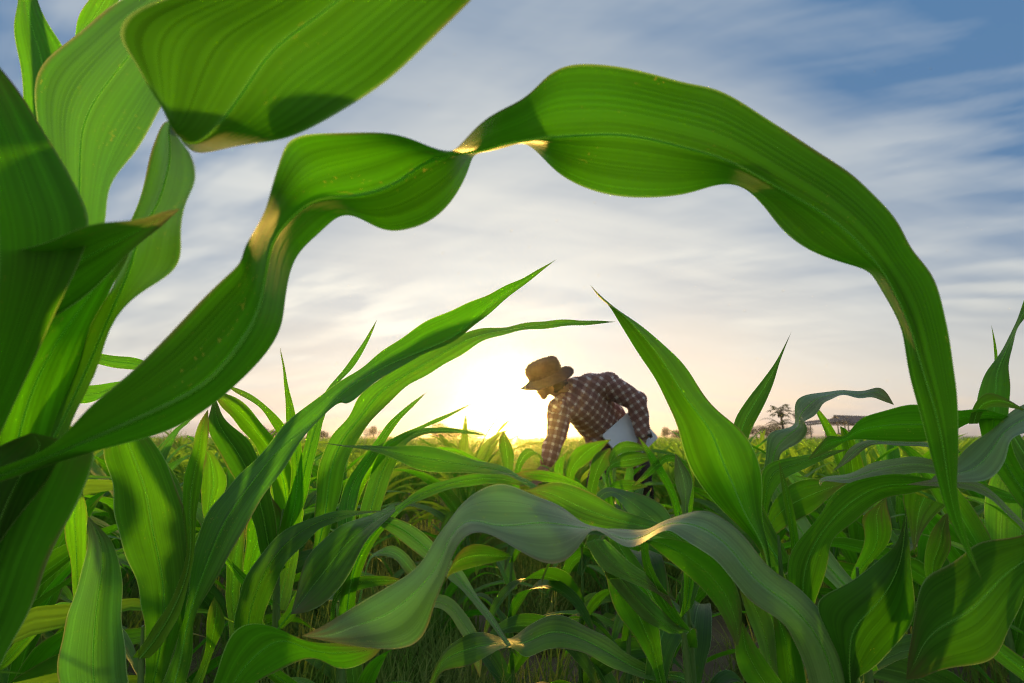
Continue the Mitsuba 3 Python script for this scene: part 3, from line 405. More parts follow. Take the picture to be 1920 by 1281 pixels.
def field_plant(rng, nu, nv, height=0.66, n=10):
    """Stalk mesh and leaves [(v, f, uv)] of one young maize plant at the origin."""
    h = height * 0.62
    parts, az0 = [], rng.uniform(0, 6.28)
    for i in range(n):
        q = i / (n - 1)
        z = h * (0.12 + 0.88 * q)
        az = az0 + math.pi * (i % 2) + rng.uniform(-0.5, 0.5)
        ln = height * (0.55 + 0.45 * math.sin(math.pi * (0.2 + 0.7 * q))) * rng.uniform(0.85, 1.15)
        parts.append(field_leaf(rng, np.array([0, 0, z]), az, ln, 0.036 * rng.uniform(0.75, 1.15), math.radians(52 + 28 * q + rng.uniform(-8, 8)),
                                math.radians(135 - 85 * q ** 1.5) * rng.uniform(0.75, 1.1), rng.uniform(-1.1, 1.1), nu, nv))
    return tube([[0, 0, -0.03], [0, 0, h * 0.5], [0.004, 0, h]], [0.012, 0.011, 0.006], 7), parts


def join(parts):
    v, f, uv, at = [], [], [], 0
    for a, b, c in parts:
        v.append(a); f.append(b + at); uv.append(c); at += len(a)
    return np.vstack(v), np.vstack(f), np.vstack(uv)


def moved(v, x, y, rz, sc):
    c, s = math.cos(rz), math.sin(rz)
    return np.stack([sc * (v[:, 0] * c - v[:, 1] * s) + x, sc * (v[:, 0] * s + v[:, 1] * c) + y, sc * v[:, 2]], 1)


# lower leaves of the near plants, below the traced ones
rng = np.random.default_rng(4)
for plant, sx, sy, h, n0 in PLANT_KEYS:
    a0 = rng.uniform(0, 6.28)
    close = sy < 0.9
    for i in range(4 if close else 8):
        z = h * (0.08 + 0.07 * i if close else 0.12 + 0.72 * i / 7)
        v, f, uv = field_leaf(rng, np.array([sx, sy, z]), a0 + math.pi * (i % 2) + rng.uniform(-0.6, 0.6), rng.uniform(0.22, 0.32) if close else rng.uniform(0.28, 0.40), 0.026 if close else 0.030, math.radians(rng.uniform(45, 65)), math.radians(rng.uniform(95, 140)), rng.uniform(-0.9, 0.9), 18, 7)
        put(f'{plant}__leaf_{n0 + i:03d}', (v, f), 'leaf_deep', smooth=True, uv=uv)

rng = np.random.default_rng(12)
MAN = (0.62, 3.55)
spots, beside = [], []
for row in range(-110, 111):
    x0 = 0.10 + 0.72 * (row + 0.5)
    y = 0.1 + rng.uniform(0, 0.2)
    while y < 47:
        x = x0 + rng.normal(0, 0.045)
        yy = y + rng.normal(0, 0.03)
        y += 0.24 * (1 + max(0, y - 8) * 0.055) * rng.uniform(0.8, 1.25)
        if abs(x) > yy * 1.12 + 1.6 or (yy < 0.95 and abs(x) < 0.9):
            continue
        dens = 1.0 / (1 + max(0, yy - 14) * 0.03)
        if rng.random() > dens or rng.random() < 0.06:
            continue
        if min(math.hypot(x - a, yy - b) for a, b in near_spots) < 0.17 or math.hypot(x - MAN[0], yy - MAN[1]) < 0.34:
            continue
        bear = x / yy
        sc = rng.uniform(0.82, 1.12)
        if yy < 2.4 and -0.30 < bear < 0.16:          # the open gap between the rows, where only small plants grow
            if rng.random() < 0.25:
                continue
            sc *= rng.uniform(0.40, 0.62)
        if yy < 3.5 and 0.0 < bear < 0.36:
            sc *= 0.82
        if yy > 6:
            sc *= 0.82
        elif yy > 4:
            sc *= 0.93
        (spots if abs(x) < yy * 1.02 + 0.3 and yy > 0.9 else beside).append((yy, x, rng.uniform(0, 6.28), sc))
spots.sort()

protos = [field_plant(rng, 15, 5) for _ in range(7)]
light = [field_plant(rng, 8, 3, n=8) for _ in range(8)]
ply_parts = {}
PARTED, SINGLE = 46, 300
for i, (y, x, rz, sc) in enumerate(spots[:SINGLE]):
    px = 960 + 960 * x / y
    where = next(w for lim, w in ((180, 'at the far left edge'), (420, 'under the arching leaf'), (660, 'behind the long pointed leaf'), (900, 'below the sun'),
                                  (1060, 'just left of the person'), (1260, 'around the person'), (1440, 'behind the broad upright leaf'), (1680, 'below the shed and papaya'), (9e9, 'at the far right edge')) if px < lim)
    dist = 'in the nearest row' if y < 2.2 else 'in the middle rows' if y < 3.6 else 'in the back rows'
    size = 'small' if sc < 0.7 else 'tall' if sc > 1.02 else 'young'
    key = thing('young_maize', f'{size} green maize plant {where}, {dist}', 'maize plant', 'young maize plants in the rows')
    at = T().translate([x, y, 0]).rotate([0, 0, 1], math.degrees(rz)).scale(sc)
    which = rng.integers(len(protos))
    stalk, parts = protos[which]
    if i < PARTED:
        if ('s', which) not in ply_parts:
            ply_parts['s', which] = mikit.ply(stalk, 'stalk', smooth=True)
        scene[f'{key}__stalk'] = {**ply_parts['s', which], 'to_world': at}
        for j, (v, f, uv) in enumerate(parts):
            if (which, j) not in ply_parts:
                ply_parts[which, j] = mikit.ply((v, f), ('leaf_fresh', 'leaf_mid')[(which + j) % 2], smooth=True, uv=uv)
            scene[f'{key}__leaf' + (f'_{j:03d}' if j else '')] = {**ply_parts[which, j], 'to_world': at}
    else:
        if ('all', which) not in ply_parts:
            sv = np.array(stalk.vertices)
            v, f, uv = join(parts + [(sv, np.array(stalk.faces), np.zeros((len(sv), 2)))])
            ply_parts['all', which] = mikit.ply((v, f), 'leaf_field', smooth=True, uv=uv)
        scene[key] = {**ply_parts['all', which], 'to_world': at}
rest = []
for (y, x, rz, sc) in spots[SINGLE:] + beside:
    _, parts = light[rng.integers(len(light))]
    if y > 22:
        parts = parts[3:]
    v, f, uv = join(parts)
    rest.append((moved(v, x, y, rz, sc * (1.0 if y < 20 else 1.08)), f, uv))
v, f, uv = join(rest)
put('maize_field', (v, f), 'leaf_field', smooth=True, uv=uv, kind='stuff', label='far rows of young maize running to the horizon', category='maize field')

# weeds and grass between the rows
rng = np.random.default_rng(5)
N = 60000
gy_ = np.where(np.arange(N) < 24000, 1.2 + 2.6 * rng.random(N), 0.9 + 8.5 * rng.random(N) ** 1.6)
gx_ = (rng.random(N) * 2 - 1) * np.where(np.arange(N) < 24000, 0.35 + 0.3 * gy_, gy_ * 1.05 + 0.3)
keep = fbm_np(np.stack([gx_ * 1.6, gy_ * 1.6, 0 * gx_], 1), 3, 31) > 0.33
gx_, gy_ = gx_[keep], gy_[keep]
N = len(gx_)
az, hgt, lean, wd = rng.uniform(0, 6.28, N), rng.uniform(0.07, 0.30, N), rng.uniform(0.1, 1.0, N), rng.uniform(0.0022, 0.0070, N)
s = np.linspace(0, 1, 5)
out = np.stack([np.cos(az), np.sin(az), 0 * az], 1)
cen = np.stack([gx_, gy_, 0 * gx_ - 0.02], 1)[:, None] + (lean * hgt)[:, None, None] * (s ** 1.8)[None, :, None] * out[:, None] + (hgt[:, None] * (s - 0.25 * lean[:, None] * s ** 2.4))[..., None] * np.array([0, 0, 1.0])
wid = wd[:, None] * (1 - s ** 1.6)[None]
side = np.stack([-np.sin(az), np.cos(az), 0 * az], 1)
gv = np.stack([cen - wid[..., None] * side[:, None], cen + wid[..., None] * side[:, None]], 2).reshape(-1, 3)
gf = (grid_faces(5, 2)[None] + (np.arange(N) * 10)[:, None, None]).reshape(-1, 3)
put('weed_grass', (gv, gf), 'grass_blade', smooth=True, kind='stuff', label='thin weed grass growing on the soil between the maize rows', category='grass')


# ------------------------------------------------------------------ the person
def ball(p, r):
    return m3.Manifold.sphere(r, 24).translate(list(map(float, p)))


def bone(a, ra, b, rb):
    return m3.Manifold.batch_hull([ball(a, ra), ball(b, rb)])


def skinned(bones, length=0.018, rounds=14):
    m = m3.Manifold.batch_boolean(bones, m3.OpType.Add).refine_to_length(length)
    a = m.to_mesh()
    t = trimesh.Trimesh(a.vert_properties[:, :3], a.tri_verts, process=True)
    trimesh.smoothing.filter_taubin(t, 0.5, 0.53, rounds)
    return t


def V(*a):
    return np.array(a, float)


def unit(v):
    return np.asarray(v) / np.linalg.norm(v)


def folds(mesh, amp, scale, seed):
    n = fbm_np(np.array(mesh.vertices) * scale, 3, seed) - 0.5
    mesh.vertices = np.array(mesh.vertices) + np.array(mesh.vertex_normals) * (amp * 2 * n)[:, None]
    return mesh


head, chin, neck_top, neck = V(0.234, 3.449, 1.179), V(0.247, 3.441, 1.056), V(0.319, 3.482, 1.11), V(0.396, 3.526, 1.088)
chest, back, belly, pelvis = V(0.484, 3.539, 1.02), V(0.555, 3.605, 1.102), V(0.615, 3.647, 0.873), V(0.771, 3.763, 0.8)
sh_r, el_r, wr_r, ha_r = V(0.321, 3.446, 0.975), V(0.294, 3.415, 0.81), V(0.227, 3.387, 0.631), V(0.198, 3.377, 0.578)
sh_l, el_l, wr_l, ha_l = V(0.656, 3.496, 1.144), V(0.836, 3.475, 1.034), V(0.875, 3.458, 0.8), V(0.85, 3.471, 0.73)
hip_r, kn_r, an_r = V(0.709, 3.687, 0.77), V(0.584, 3.576, 0.491), V(0.626, 3.767, 0.114)
hip_l, kn_l, an_l = V(0.862, 3.825, 0.792), V(0.937, 3.817, 0.508), V(1.033, 4.121, 0.069)
tail_r, tail_l = V(0.583, 3.602, 0.57), V(0.877, 3.762, 0.582)
face = unit(V(0.089, 3.4, 1.11) - V(0.335, 3.479, 1.233))            # where the person looks: down and to the left
crown = unit(V(0.165, 3.405, 1.304) - V(0.234, 3.449, 1.179))
crown = unit(crown - face * (crown @ face))
ear = np.cross(face, crown)


def hand(wrist, palm_dir, bend_dir, across, curl):
    """Palm and five tapering fingers that bend at two joints."""
    out = [bone(wrist, 0.026, wrist + palm_dir * 0.035, 0.024)]
    root = wrist + palm_dir * 0.085
    for k, ln in enumerate((0.070, 0.080, 0.075, 0.058)):
        a = root + across * (k - 1.5) * 0.021
        out.append(bone(wrist + palm_dir * 0.03 + across * (k - 1.5) * 0.012, 0.017, a, 0.0115))
        d1 = unit(palm_dir + bend_dir * curl * 0.5)
        d2 = unit(palm_dir + bend_dir * curl * 1.6)
        d3 = unit(palm_dir * 0.4 + bend_dir * curl * 2.0)
        b = a + d1 * ln * 0.45
        c = b + d2 * ln * 0.32
        out += [bone(a, 0.0105, b, 0.0092), bone(b, 0.0092, c, 0.0084), bone(c, 0.0084, c + d3 * ln * 0.25, 0.0072)]
    th = wrist + palm_dir * 0.03 - across * 0.026
    e = th + unit(palm_dir * 0.7 - across * 0.6) * 0.035
    out += [bone(wrist + palm_dir * 0.02, 0.018, th, 0.014), bone(th, 0.0135, e, 0.0105), bone(e, 0.0105, e + unit(palm_dir + bend_dir * 0.6) * 0.03, 0.0085)]
    return out


man = thing('person', 'person in a dark hat and checked shirt bending over the maize', 'person')
hd = [ball(head + crown * 0.02 - face * 0.012, 0.088), bone(head + face * 0.012, 0.076, head - crown * 0.055 + face * 0.045, 0.05),
      bone(head - crown * 0.055 + face * 0.045, 0.046, head - crown * 0.098 + face * 0.066, 0.022),
      bone(head + crown * 0.02 + face * 0.088, 0.008, head - crown * 0.022 + face * 0.106, 0.014), ball(head - crown * 0.056 + face * 0.086, 0.014), ball(head - crown * 0.070 + face * 0.082, 0.013)]
hd += [bone(head - face * 0.012 + ear * s_ * 0.084 + crown * 0.012, 0.017, head - face * 0.006 + ear * s_ * 0.082 - crown * 0.028, 0.011) for s_ in (1, -1)]
body = hd + [bone(head - crown * 0.035 - face * 0.015, 0.070, neck, 0.068), bone(neck, 0.066, chest, 0.10), bone(chest, 0.11, belly, 0.10), bone(belly, 0.10, pelvis, 0.11),
             bone(sh_r, 0.05, el_r, 0.042), bone(el_r, 0.04, wr_r, 0.027), bone(sh_l, 0.05, el_l, 0.042), bone(el_l, 0.04, wr_l, 0.027), bone(chest, 0.09, sh_r, 0.05), bone(chest, 0.09, sh_l, 0.05),
             bone(pelvis, 0.10, hip_r, 0.075), bone(pelvis, 0.10, hip_l, 0.075), bone(hip_r, 0.075, kn_r, 0.05), bone(kn_r, 0.05, an_r, 0.036), bone(hip_l, 0.075, kn_l, 0.05), bone(kn_l, 0.05, an_l, 0.036)]
body += hand(wr_r, unit(ha_r - wr_r), unit(V(-0.5, -0.3, -0.6)), unit(V(0.7, -0.7, 0.0)), 0.5)
body += hand(wr_l, unit(V(-0.35, 0.05, -0.95)), unit(V(-0.8, 0.25, 0.35)), unit(V(0.25, -0.95, -0.1)), 1.0)
put(f'{man}__body', skinned(body, 0.010, 8), 'skin', smooth=True)

def plaid(a1, a2, period=0.050):
    a1, a2 = [float(x) for x in unit(a1)], [float(x) for x in unit(a2)]
    def fn(p, n, uv):
        def band(a, ph):
            q = (p.x * a[0] + p.y * a[1] + p.z * a[2]) / period + ph
            q = dr.abs(q - dr.floor(q) - 0.5) * 2
            return smoothstep(0.50, 0.85, 1 - q)
        g, h = band(a1, 0.1), band(a2, 0.4)
        weave = 0.85 + 0.3 * noise(p.x * 160, p.y * 160, p.z * 160)
        c = mix((0.165, 0.068, 0.054), (0.30, 0.185, 0.155), 0.5 * (g + h))
        return mix(c, (0.56, 0.49, 0.45), g * h) * weave
    return {'type': 'twosided', 'nested': {'type': 'principled', 'roughness': 0.9, 'sheen': 0.5, 'base_color': mikit.proc(fn)}}


across = np.array([0.0, 1.0, 0.0])
tr = unit(pelvis - neck)
scene['shirt_check'] = plaid(tr, np.cross(tr, across))
for nm, a, b in (('sleeve_check_a', sh_l, wr_l), ('sleeve_check_b', sh_r, wr_r)):
    ax = unit(b - a)
    scene[nm] = plaid(ax, np.cross(ax, across))
shirt = skinned([bone(neck, 0.075, chest, 0.150), bone(chest, 0.150, back, 0.138), bone(back, 0.138, belly, 0.140), bone(chest, 0.148, belly, 0.135), bone(belly, 0.138, pelvis, 0.145), bone(neck - V(0, 0, -0.015), 0.088, sh_l, 0.085), bone(neck - V(0, 0, -0.02), 0.085, back, 0.125), bone(sh_l, 0.088, back, 0.12),
                 bone(neck, 0.07, sh_r, 0.085), bone(sh_r, 0.08, chest, 0.13), bone(chest, 0.12, V(0.705, 3.677, 0.934), 0.105), bone(V(0.705, 3.677, 0.934), 0.105, pelvis, 0.13), bone(belly, 0.12, tail_r, 0.045), bone(pelvis, 0.13, tail_l, 0.05)], 0.016, 16)
put(f'{man}__shirt', folds(shirt, 0.016, 8.0, 2), 'shirt_check', smooth=True, label='red and white checked shirt')
put(f'{man}__sleeve', folds(skinned([bone(sh_l, 0.086, el_l, 0.070), bone(el_l, 0.072, el_l + (wr_l - el_l) * 0.9, 0.052)], 0.014, 12), 0.013, 15.0, 3), 'sleeve_check_a', smooth=True)
put(f'{man}__sleeve_001', folds(skinned([bone(sh_r, 0.082, el_r, 0.068), bone(el_r, 0.068, el_r + (wr_r - el_r) * 0.93, 0.050)], 0.014, 12), 0.013, 15.0, 5), 'sleeve_check_b', smooth=True)
collar = tube([neck + 0.066 * (math.cos(a) * unit(np.cross(tr, across)) + math.sin(a) * across) - tr * (0.012 + 0.015 * math.cos(a)) for a in np.linspace(0, 2 * math.pi, 25)], 0.016, 8)
put(f'{man}__collar', collar, 'shirt_check', smooth=True)
trousers = skinned([bone(pelvis, 0.135, hip_r, 0.105), bone(pelvis, 0.135, hip_l, 0.105), bone(hip_r, 0.105, kn_r, 0.078), bone(kn_r, 0.078, an_r, 0.06), bone(hip_l, 0.105, kn_l, 0.078), bone(kn_l, 0.078, an_l, 0.06)], 0.02, 10)
put(f'{man}__trousers', folds(trousers, 0.010, 10.0, 7), 'dark_cloth', smooth=True)
for k, an in enumerate((an_r, an_l)):
    fd = unit(V(-0.75, -0.6, 0))
    zf = 0.035 - an[2]
    foot = skinned([bone(an + V(0, 0, -0.03), 0.05, an + V(0, 0, zf + 0.02), 0.045), bone(an + V(0, 0, zf + 0.015), 0.045, an + fd * 0.17 + V(0, 0, zf), 0.036)], 0.02, 5)
    put(f'{man}__shoe' + ('' if k == 0 else '_001'), foot, 'black_rubber', smooth=True)


def lathe_ring(profile, n=48, wave=None):
    """A surface of revolution about the head's axis from (radius, height) pairs."""
    a = np.arange(n) * 2 * np.pi / n
    v = []
    for i, (r, h) in enumerate(profile):
        hh = h + (wave(a, r) if wave else 0 * a)
        v.append(head[None] + (r * 1.06 * np.cos(a))[:, None] * face + (r * 0.94 * np.sin(a))[:, None] * ear + hh[:, None] * crown)
    v = np.array(v).reshape(-1, 3)
    f = []
    for i in range(len(profile) - 1):
        for j in range(n):
            k = (j + 1) % n
            f += [[i * n + j, i * n + k, (i + 1) * n + k], [i * n + j, (i + 1) * n + k, (i + 1) * n + j]]
    return trimesh.Trimesh(v, np.array(f), process=False)


sag = lambda a, r: np.clip((r - 0.11) / 0.07, 0, 1) * (0.020 * np.cos(2 * a + 0.2) + 0.009 * np.sin(3 * a))
hat_c = lathe_ring([(0.114, 0.028), (0.117, 0.060), (0.115, 0.092), (0.107, 0.116), (0.088, 0.132), (0.050, 0.139), (0.002, 0.141), (0.002, 0.138), (0.085, 0.128), (0.103, 0.112), (0.110, 0.090), (0.112, 0.060), (0.109, 0.028)])
put(f'{man}__hat', folds(hat_c, 0.005, 14.0, 9), 'hat_cloth', smooth=50, label='dark cloth hat with a crumpled crown')
put(f'{man}__hat__brim', lathe_ring([(0.111, 0.036), (0.128, 0.020), (0.150, 0.006), (0.184, -0.009), (0.1855, -0.0105), (0.184, -0.012), (0.149, 0.003), (0.127, 0.017), (0.110, 0.032)], wave=sag), 'hat_cloth', smooth=50)
hair = skinned([bone(head - face * 0.035 + crown * 0.008, 0.087, head - face * 0.050 - crown * 0.055, 0.080), bone(head - face * 0.050 - crown * 0.05, 0.078, head - face * 0.075 - crown * 0.10, 0.062), bone(head - face * 0.05 - ear * 0.05, 0.04, head - face * 0.05 + ear * 0.05, 0.04)], 0.014, 5)
put(f'{man}__hair', folds(hair, 0.006, 40.0, 4), 'dark_hair', smooth=True)
wa = unit(wr_l - el_l)
w1 = unit(np.cross(wa, across)); w2 = np.cross(wa, w1)
put(f'{man}__wristwatch', tube([wr_l - wa * 0.004 + 0.036 * (math.cos(a) * w1 + math.sin(a) * w2) for a in np.linspace(0, 2 * math.pi, 25)], 0.012, 8), 'black_rubber', smooth=True, label='black watch band on the wrist')
put(f'{man}__wristwatch__dial', tube([wr_l + w1 * 0.040, wr_l + w1 * 0.052], [0.021, 0.019], 20), 'black_rubber', smooth=30)

lap = thing('laptop', 'closed silver laptop held under the arm of the bending person', 'laptop')
c0, c1, c2 = V(0.588, 3.458, 0.796), V(0.818, 3.546, 0.98), V(1.0, 3.54, 0.796)
e1, e2 = c1 - c0, c2 - c1
e2 = e2 - unit(e1) * (e2 @ unit(e1))
nn = unit(np.cross(e1, e2))
def slab(centre, u, v, t, r=0.014):
    pts = []
    for su in (-1, 1):
        for sv in (-1, 1):
            q = centre + unit(u) * su * (np.linalg.norm(u) / 2 - r) + unit(v) * sv * (np.linalg.norm(v) / 2 - r)
            d = m3.Manifold.cylinder(t, r, r, 16, True)
            mat = np.stack([unit(u), unit(v), unit(np.cross(u, v)), q], 1)
            pts.append(d.transform(mat))
    return m3.Manifold.batch_hull(pts)
mid = (c0 + c2) / 2
put(f'{lap}__lid', slab(mid - nn * 0.0045, e1, e2, 0.007), 'silver_case')
put(f'{lap}__base', slab(mid + nn * 0.0045, e1, e2, 0.009), 'silver_case')


# ------------------------------------------------------------------ trees, bush and shed at the far edge of the field
def crown_mesh(rng, blobs, n, size):
    """Leaf-clump faces scattered through the shells of several overlapping blobs: (centre, radii)."""
    vs, fs, at = [], [], 0
    vol = np.array([b[1][0] * b[1][1] * b[1][2] for b in blobs]) ** 0.67
    for (c, r), k in zip(blobs, (n * vol / vol.sum()).astype(int)):
        d = rng.normal(size=(k, 3)); d /= np.linalg.norm(d, axis=1, keepdims=True)
        rad = rng.uniform(0.45, 1.06, k) ** 0.6
        p = np.array(c) + d * rad[:, None] * np.array(r)
        a = rng.normal(size=(k, 3)); a /= np.linalg.norm(a, axis=1, keepdims=True)
        b = np.cross(a, rng.normal(size=(k, 3))); b /= np.linalg.norm(b, axis=1, keepdims=True)
        sz = size * rng.uniform(0.5, 1.3, k)[:, None]
        q = np.stack([p - a * sz, p + b * sz * 0.45, p + a * sz, p - b * sz * 0.45], 1).reshape(-1, 3)
        i = np.arange(k) * 4
        vs.append(q); fs += [np.stack([i, i + 1, i + 2], 1) + at, np.stack([i, i + 2, i + 3], 1) + at]
        at += len(q)
    return np.vstack(vs), np.vstack(fs)


def far_tree(name, label, x, y, top, width, seed, group=None, n=3200, base=0.0, depth=None, low=0.25):
    rng = np.random.default_rng(seed)
    key = thing(name, label, 'bush' if name == 'bush' else 'tree', group)
    zc = base + top * low
    blobs = []
    for k in range(7):
        fx = rng.uniform(-0.36, 0.36)
        r = width * rng.uniform(0.16, 0.27)
        hz = (top - zc) * (0.5 + 0.32 * math.cos(fx * 4) * rng.uniform(0.5, 1.1))
        blobs.append(((x + fx * width, y + rng.uniform(-0.3, 0.3) * width, zc + hz * rng.uniform(0.7, 1.0)), (r, r, min(r, (top - zc) * 0.36))))
    blobs.append(((x, y, zc + (top - zc) * 0.64), (width * 0.2, width * 0.2, (top - zc) * 0.34)))
    v, f = crown_mesh(rng, blobs, n, max(0.04, width * 0.024))
    put(f'{key}__crown', (v, f), 'far_foliage', smooth=False)
    pts = [[x, y, -0.1], [x + 0.03 * width, y, zc * 0.6 + 0.05], [x, y, zc + (top - zc) * 0.5]]
    trunk = [tube(pts, [width * 0.035, width * 0.028, width * 0.012], 8)]
    for k in range(4):
        b = blobs[k][0]
        trunk.append(tube([[x + 0.02 * width, y, zc * 0.7], [(x + b[0]) / 2, (y + b[1]) / 2, zc + 0.3 * (b[2] - zc)], list(b)], [width * 0.018, width * 0.012, width * 0.005], 6))
    put(f'{key}__trunk', trimesh.util.concatenate(trunk), 'bark')
    return key


far_tree('tree', 'small round dark tree standing alone on the horizon left of the sun', *(-15.09, 56.8, 1.92, 1.77), 3)
far_tree('bush', 'wide low dark bush on the horizon left of the sun', *(-5.56, 48.5, 1.46, 5.86), 4, n=4500)
far_tree('tree', 'dark tree with a knobbly top rising out of the wide bush left of the sun', *(-7.01, 49.5, 1.99, 2.58), 5)
far_tree('tree', 'small dark tree on the horizon seen between the left maize leaves', *(-25.56, 53.0, 1.96, 1.77), 6)
far_tree('tree', 'low dark tree at the far left of the horizon trees', *(-24.84, 54.2, 1.48, 1.92), 16)
far_tree('tree', 'tiny round tree on the horizon just left of the lone round tree', *(-20.59, 56.8, 1.39, 1.42), 17)
far_tree('tree', 'dark tree on the horizon just right of the bending person', *(15.98, 54.2, 1.65, 1.36), 7)
far_tree('tree', 'low wide tree on the horizon right of the bending person', *(17.65, 55.0, 1.43, 1.95), 8)
far_tree('tree', 'hazy dark tree in the row left of the shed, nearest to the pale leaf tip', *(24.17, 52.5, 1.95, 1.42), 20)
far_tree('tree', 'hazy dark tree in the row left of the shed, second from the left', *(25.71, 53.2, 1.85, 2.22), 21)
far_tree('tree', 'hazy dark tree in the row left of the shed, right behind the papaya trunk', *(27.45, 54.0, 2.09, 2.02), 22)
far_tree('tree', 'hazy dark tree between the papaya and the shed', *(30.6, 54.8, 2.0, 2.28), 23)
far_tree('bush', 'low dark bush seen under the middle of the shed roof', *(32.0, 48.0, 1.4, 3.0), 30)
far_tree('bush', 'low dark bush behind the right end of the shed', *(35.11, 48.5, 1.56, 3.03), 31)

# grassy mound of tall weeds on the left
rng = np.random.default_rng(77)
bx, by = (-7.31, 11.195)
key = thing('weed_bush', 'clump of tall grassy weeds beyond the rows on the left', 'bush')
vv, ff, at_ = [], [], 0
for k in range(900):
    a, rr = rng.uniform(0, 6.28), abs(rng.normal(0, 0.30))
    x, y = bx + rr * 1.25 * math.cos(a), by + rr * math.sin(a)
    h = rng.uniform(0.5, 1.15) * max(0.35, 1.0 - 0.5 * rr)
    az = rng.uniform(0, 6.28)
    s = np.linspace(0, 1, 5)
    ln = rng.uniform(0.05, 0.5)
    c = np.stack([x + ln * math.cos(az) * s ** 2, y + ln * math.sin(az) * s ** 2, h * (s - 0.3 * ln * s ** 3)], 1)
    w = rng.uniform(0.004, 0.011) * (1 - s ** 2)
    sd = np.array([-math.sin(az), math.cos(az), 0])
    vv.append(np.stack([c - w[:, None] * sd, c + w[:, None] * sd], 1).reshape(-1, 3)); ff.append(grid_faces(5, 2) + at_); at_ += 10
put(key, (np.vstack(vv), np.vstack(ff)), 'grass_blade', smooth=True)

# papaya tree, broad leaves at the top of a thin leaning trunk, fruits under them
rng = np.random.default_rng(8)
px0, py0 = (13.281, 25.481)
pap = thing('papaya_tree', 'slender papaya tree with an umbrella of leaves left of the shed', 'tree')
ptop = V(13.099, 25.197, 2.027)
put(f'{pap}__trunk', tube([[px0 + 0.1, py0, -0.05], [px0 + 0.03, py0, 1.0], list(ptop)], [0.085, 0.065, 0.045], 10), 'bark', smooth=True)
def papaya_leaf(rng, c, d, r):
    d = unit(d)
    sd = unit(np.cross(d, [0.05, 0.03, 1.0])); up = np.cross(sd, d)
    pts = [c]
    for k in range(15):
        a = -2.4 + 4.8 * k / 14
        q = r * (1.0 if k % 2 == 0 else 0.48)
        pts.append(c + d * q * math.cos(a) + sd * q * math.sin(a) - up * 0.30 * q * q / r - V(0, 0, 0.25 * q))
    return np.array(pts), np.array([[0, k, k + 1] for k in range(1, 15)])
for k in range(19):
    az = k * 2.4
    el = 0.75 - 1.35 * (k / 18)
    ln = rng.uniform(0.34, 0.52) * (0.75 + 0.25 * math.cos(el))
    d = V(math.cos(az) * math.cos(el), math.sin(az) * math.cos(el), math.sin(el))
    c = ptop + d * ln
    v, f = papaya_leaf(rng, c, d, rng.uniform(0.17, 0.24))
    nm = f'{pap}__leaf' + (f'_{k:03d}' if k else '')
    put(nm, (v, f), 'papaya_foliage', smooth=False)
    put(f'{nm}__leaf_stem', tube([list(ptop - V(0, 0, 0.02)), list(ptop + d * ln * 0.5 + V(0, 0, 0.03)), list(c)], 0.012, 5), 'papaya_foliage')
for k in range(6):
    a = k * 1.05
    c = ptop + V(0.10 * math.cos(a), 0.10 * math.sin(a), -0.16 - 0.05 * (k % 3))
    m = trimesh.creation.icosphere(2, 1.0)
    m.apply_scale([0.055, 0.055, 0.085]); m.apply_translation(c)
    put(f'{pap}__fruit' + (f'_{k:03d}' if k else ''), m, 'papaya_foliage', smooth=True)
tree2 = far_tree('tree', 'broad leafy tree right beside the slender papaya tree', *(13.22, 24.0, 2.1, 0.75), 41, n=420, low=0.45)

# small palm at the foot of the papaya
plm = thing('palm', 'small palm with arching fronds at the foot of the papaya tree', 'palm')
q0 = V(12.55, 24.325, 1.24)
put(f'{plm}__trunk', tube([[q0[0], q0[1], -0.05], [q0[0] + 0.02, q0[1], q0[2] * 0.6], list(q0)], [0.07, 0.06, 0.04], 8), 'bark', smooth=True)
for k in range(11):
    az = k * 2.4 + 0.3
    el = rng.uniform(0.5, 1.25)
    s = np.linspace(0, 1, 9)
    ln = rng.uniform(0.7, 1.0)
    th = el - 1.5 * s
    hx = np.cumsum(np.cos(th)) * ln / 9; hz = np.cumsum(np.sin(th)) * ln / 9
    c = q0 + np.stack([hx * math.cos(az), hx * math.sin(az), hz], 1)
    vv, ff, n0 = [], [], 0
    rib = tube(c, np.linspace(0.014, 0.004, 9), 5)
    vv.append(np.array(rib.vertices)); ff.append(np.array(rib.faces)); n0 = len(vv[0])
    for i in range(1, 9):
        for sg in (-1, 1):
            sd = V(-math.sin(az), math.cos(az), 0) * sg
            tip = c[i] + sd * 0.22 * (1 - 0.5 * s[i]) + (c[i] - c[i - 1]) * 1.2 - V(0, 0, 0.08)
            vv.append(np.array([c[i] - V(0, 0, 0.012), tip, c[i] + (c[i] - c[i - 1]) * 0.28])); ff.append(np.array([[0, 1, 2]]) + n0); n0 += 3
    put(f'{plm}__frond' + (f'_{k:03d}' if k else ''), (np.vstack(vv), np.vstack(ff)), 'papaya_foliage', smooth=False)

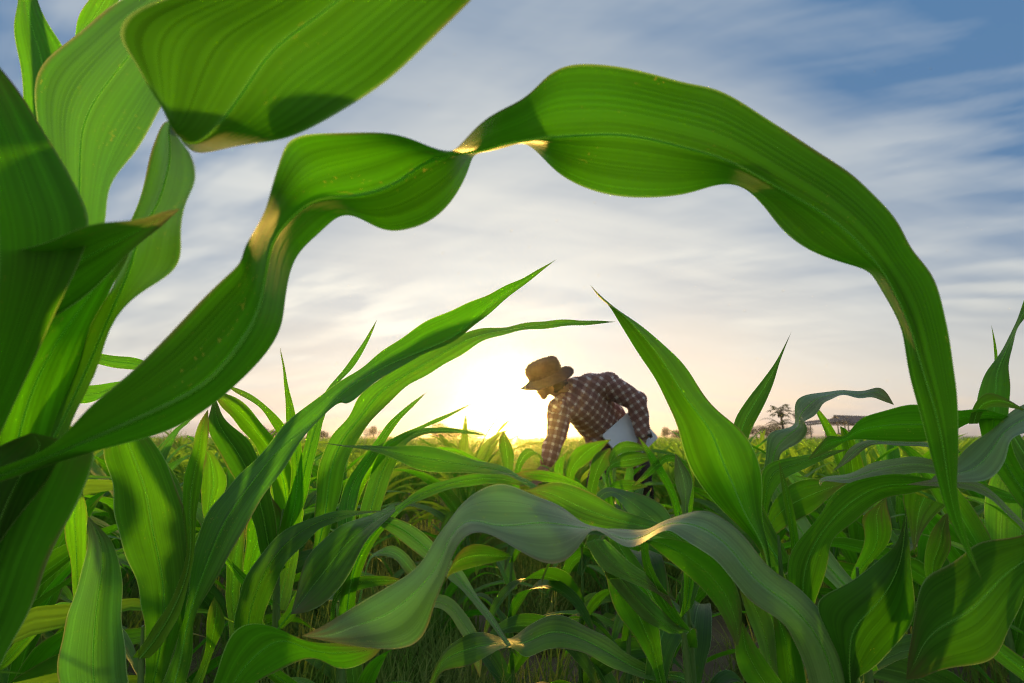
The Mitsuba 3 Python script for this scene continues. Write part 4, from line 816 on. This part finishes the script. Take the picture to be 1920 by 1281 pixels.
# open shed under rusty roofing sheets
shed = thing('shed', 'open wooden shed under a rusty brown sheet roof at the field edge', 'shed')
ridge_l, ridge_r = V(25.566, 40.895, 2.373), V(32.175, 44.404, 2.644)
ridge_r[2] = ridge_l[2]
eave_f = V(0.35, -2.3, -0.72)
roof_dir = unit(ridge_r - ridge_l)
n_sheet, span = 9, np.linalg.norm(ridge_r - ridge_l)
def corrugated(a, u, length, down, waves=4, n=17, rise=0.018):
    t = np.linspace(0, 1, n)
    nrm = unit(np.cross(u, down))
    if nrm[2] < 0:
        nrm = -nrm
    top = a + np.outer(t, u * length) + np.outer(rise * np.cos(t * waves * 2 * np.pi), nrm)
    pos = np.stack([top, top + down], 1)
    pos2 = pos - nrm * 0.006
    v = np.concatenate([pos.reshape(-1, 3), pos2.reshape(-1, 3)])
    g = grid_faces(n, 2)
    return trimesh.Trimesh(v, np.vstack([g, g[:, ::-1] + 2 * n]), process=False)
down_f = np.array([-0.45, -2.2, -0.62]); down_b = np.array([0.45, 2.2, -0.62])
put(f'{shed}__roof', trimesh.util.concatenate([tube([ridge_l - roof_dir * 0.15, ridge_r + roof_dir * 0.15], 0.07, 8), tube([ridge_l + down_f * 0.96 - V(0, 0, 0.06), ridge_r + down_f * 0.96 - V(0, 0, 0.06)], 0.05, 6),
                                               tube([ridge_l + down_b * 0.96 - V(0, 0, 0.06), ridge_r + down_b * 0.96 - V(0, 0, 0.06)], 0.05, 6)]), 'old_wood', label='ridge pole and eaves poles of the roof')
k_ = 0
for i in range(n_sheet):
    for dn in (down_f, down_b):
        wj = rng.uniform(-0.03, 0.03)
        put(f'{shed}__roof__sheet' + (f'_{k_:03d}' if k_ else ''), corrugated(ridge_l + roof_dir * span * i / n_sheet + V(0, 0, 0.01 * (i % 2) + 0.02), roof_dir, span / n_sheet * 1.04, dn * (1 + wj)), 'rusty_sheet', smooth=40)
        k_ += 1
lean_a = V(21.965, 38.696, 1.618); lean_b = V(25.412, 39.042, 1.943)
lean_dir = unit(lean_b - lean_a)
put(f'{shed}__lean_to', tube([lean_a, lean_a * 0.5 + lean_b * 0.5 + V(0, 0, 0.02), lean_b], 0.06, 7), 'old_wood', label='long pole and sheets of the lean-to on the left')
for i in range(4):
    L_ = np.linalg.norm(lean_b - lean_a)
    put(f'{shed}__lean_to__sheet' + (f'_{i:03d}' if i else ''), corrugated(lean_a + lean_dir * L_ * i / 4 + V(0, 0, 0.08 + 0.012 * (i % 2)), lean_dir, L_ / 4 * 1.03, np.array([0.15, 1.5, 0.16]) * (1 + 0.04 * (i % 3))), 'rusty_sheet', smooth=40)
posts = [lean_a + lean_dir * 0.3, lean_a + lean_dir * L_ * 0.42, lean_b - lean_dir * 0.4, ridge_l + down_f * 0.95, ridge_l + down_b * 0.9, ridge_r + down_f * 0.95, ridge_r + down_b * 0.9, (ridge_l + ridge_r) / 2 + down_f * 0.95, ridge_l + roof_dir * 0.2]
for i, p in enumerate(posts):
    put(f'{shed}__post' + (f'_{i:03d}' if i else ''), tube([[p[0] + 0.04 * math.sin(i * 3.0), p[1], -0.1], [p[0], p[1], p[2] * 0.5], [p[0], p[1], p[2] - 0.02]], [0.05, 0.045, 0.04], 8), 'old_wood', smooth=True)
put(f'{shed}__rafter', tube([ridge_l + down_f * 0.95, ridge_l], 0.05, 6), 'old_wood')
put(f'{shed}__rafter_001', tube([ridge_l + down_b * 0.95, ridge_l], 0.05, 6), 'old_wood')
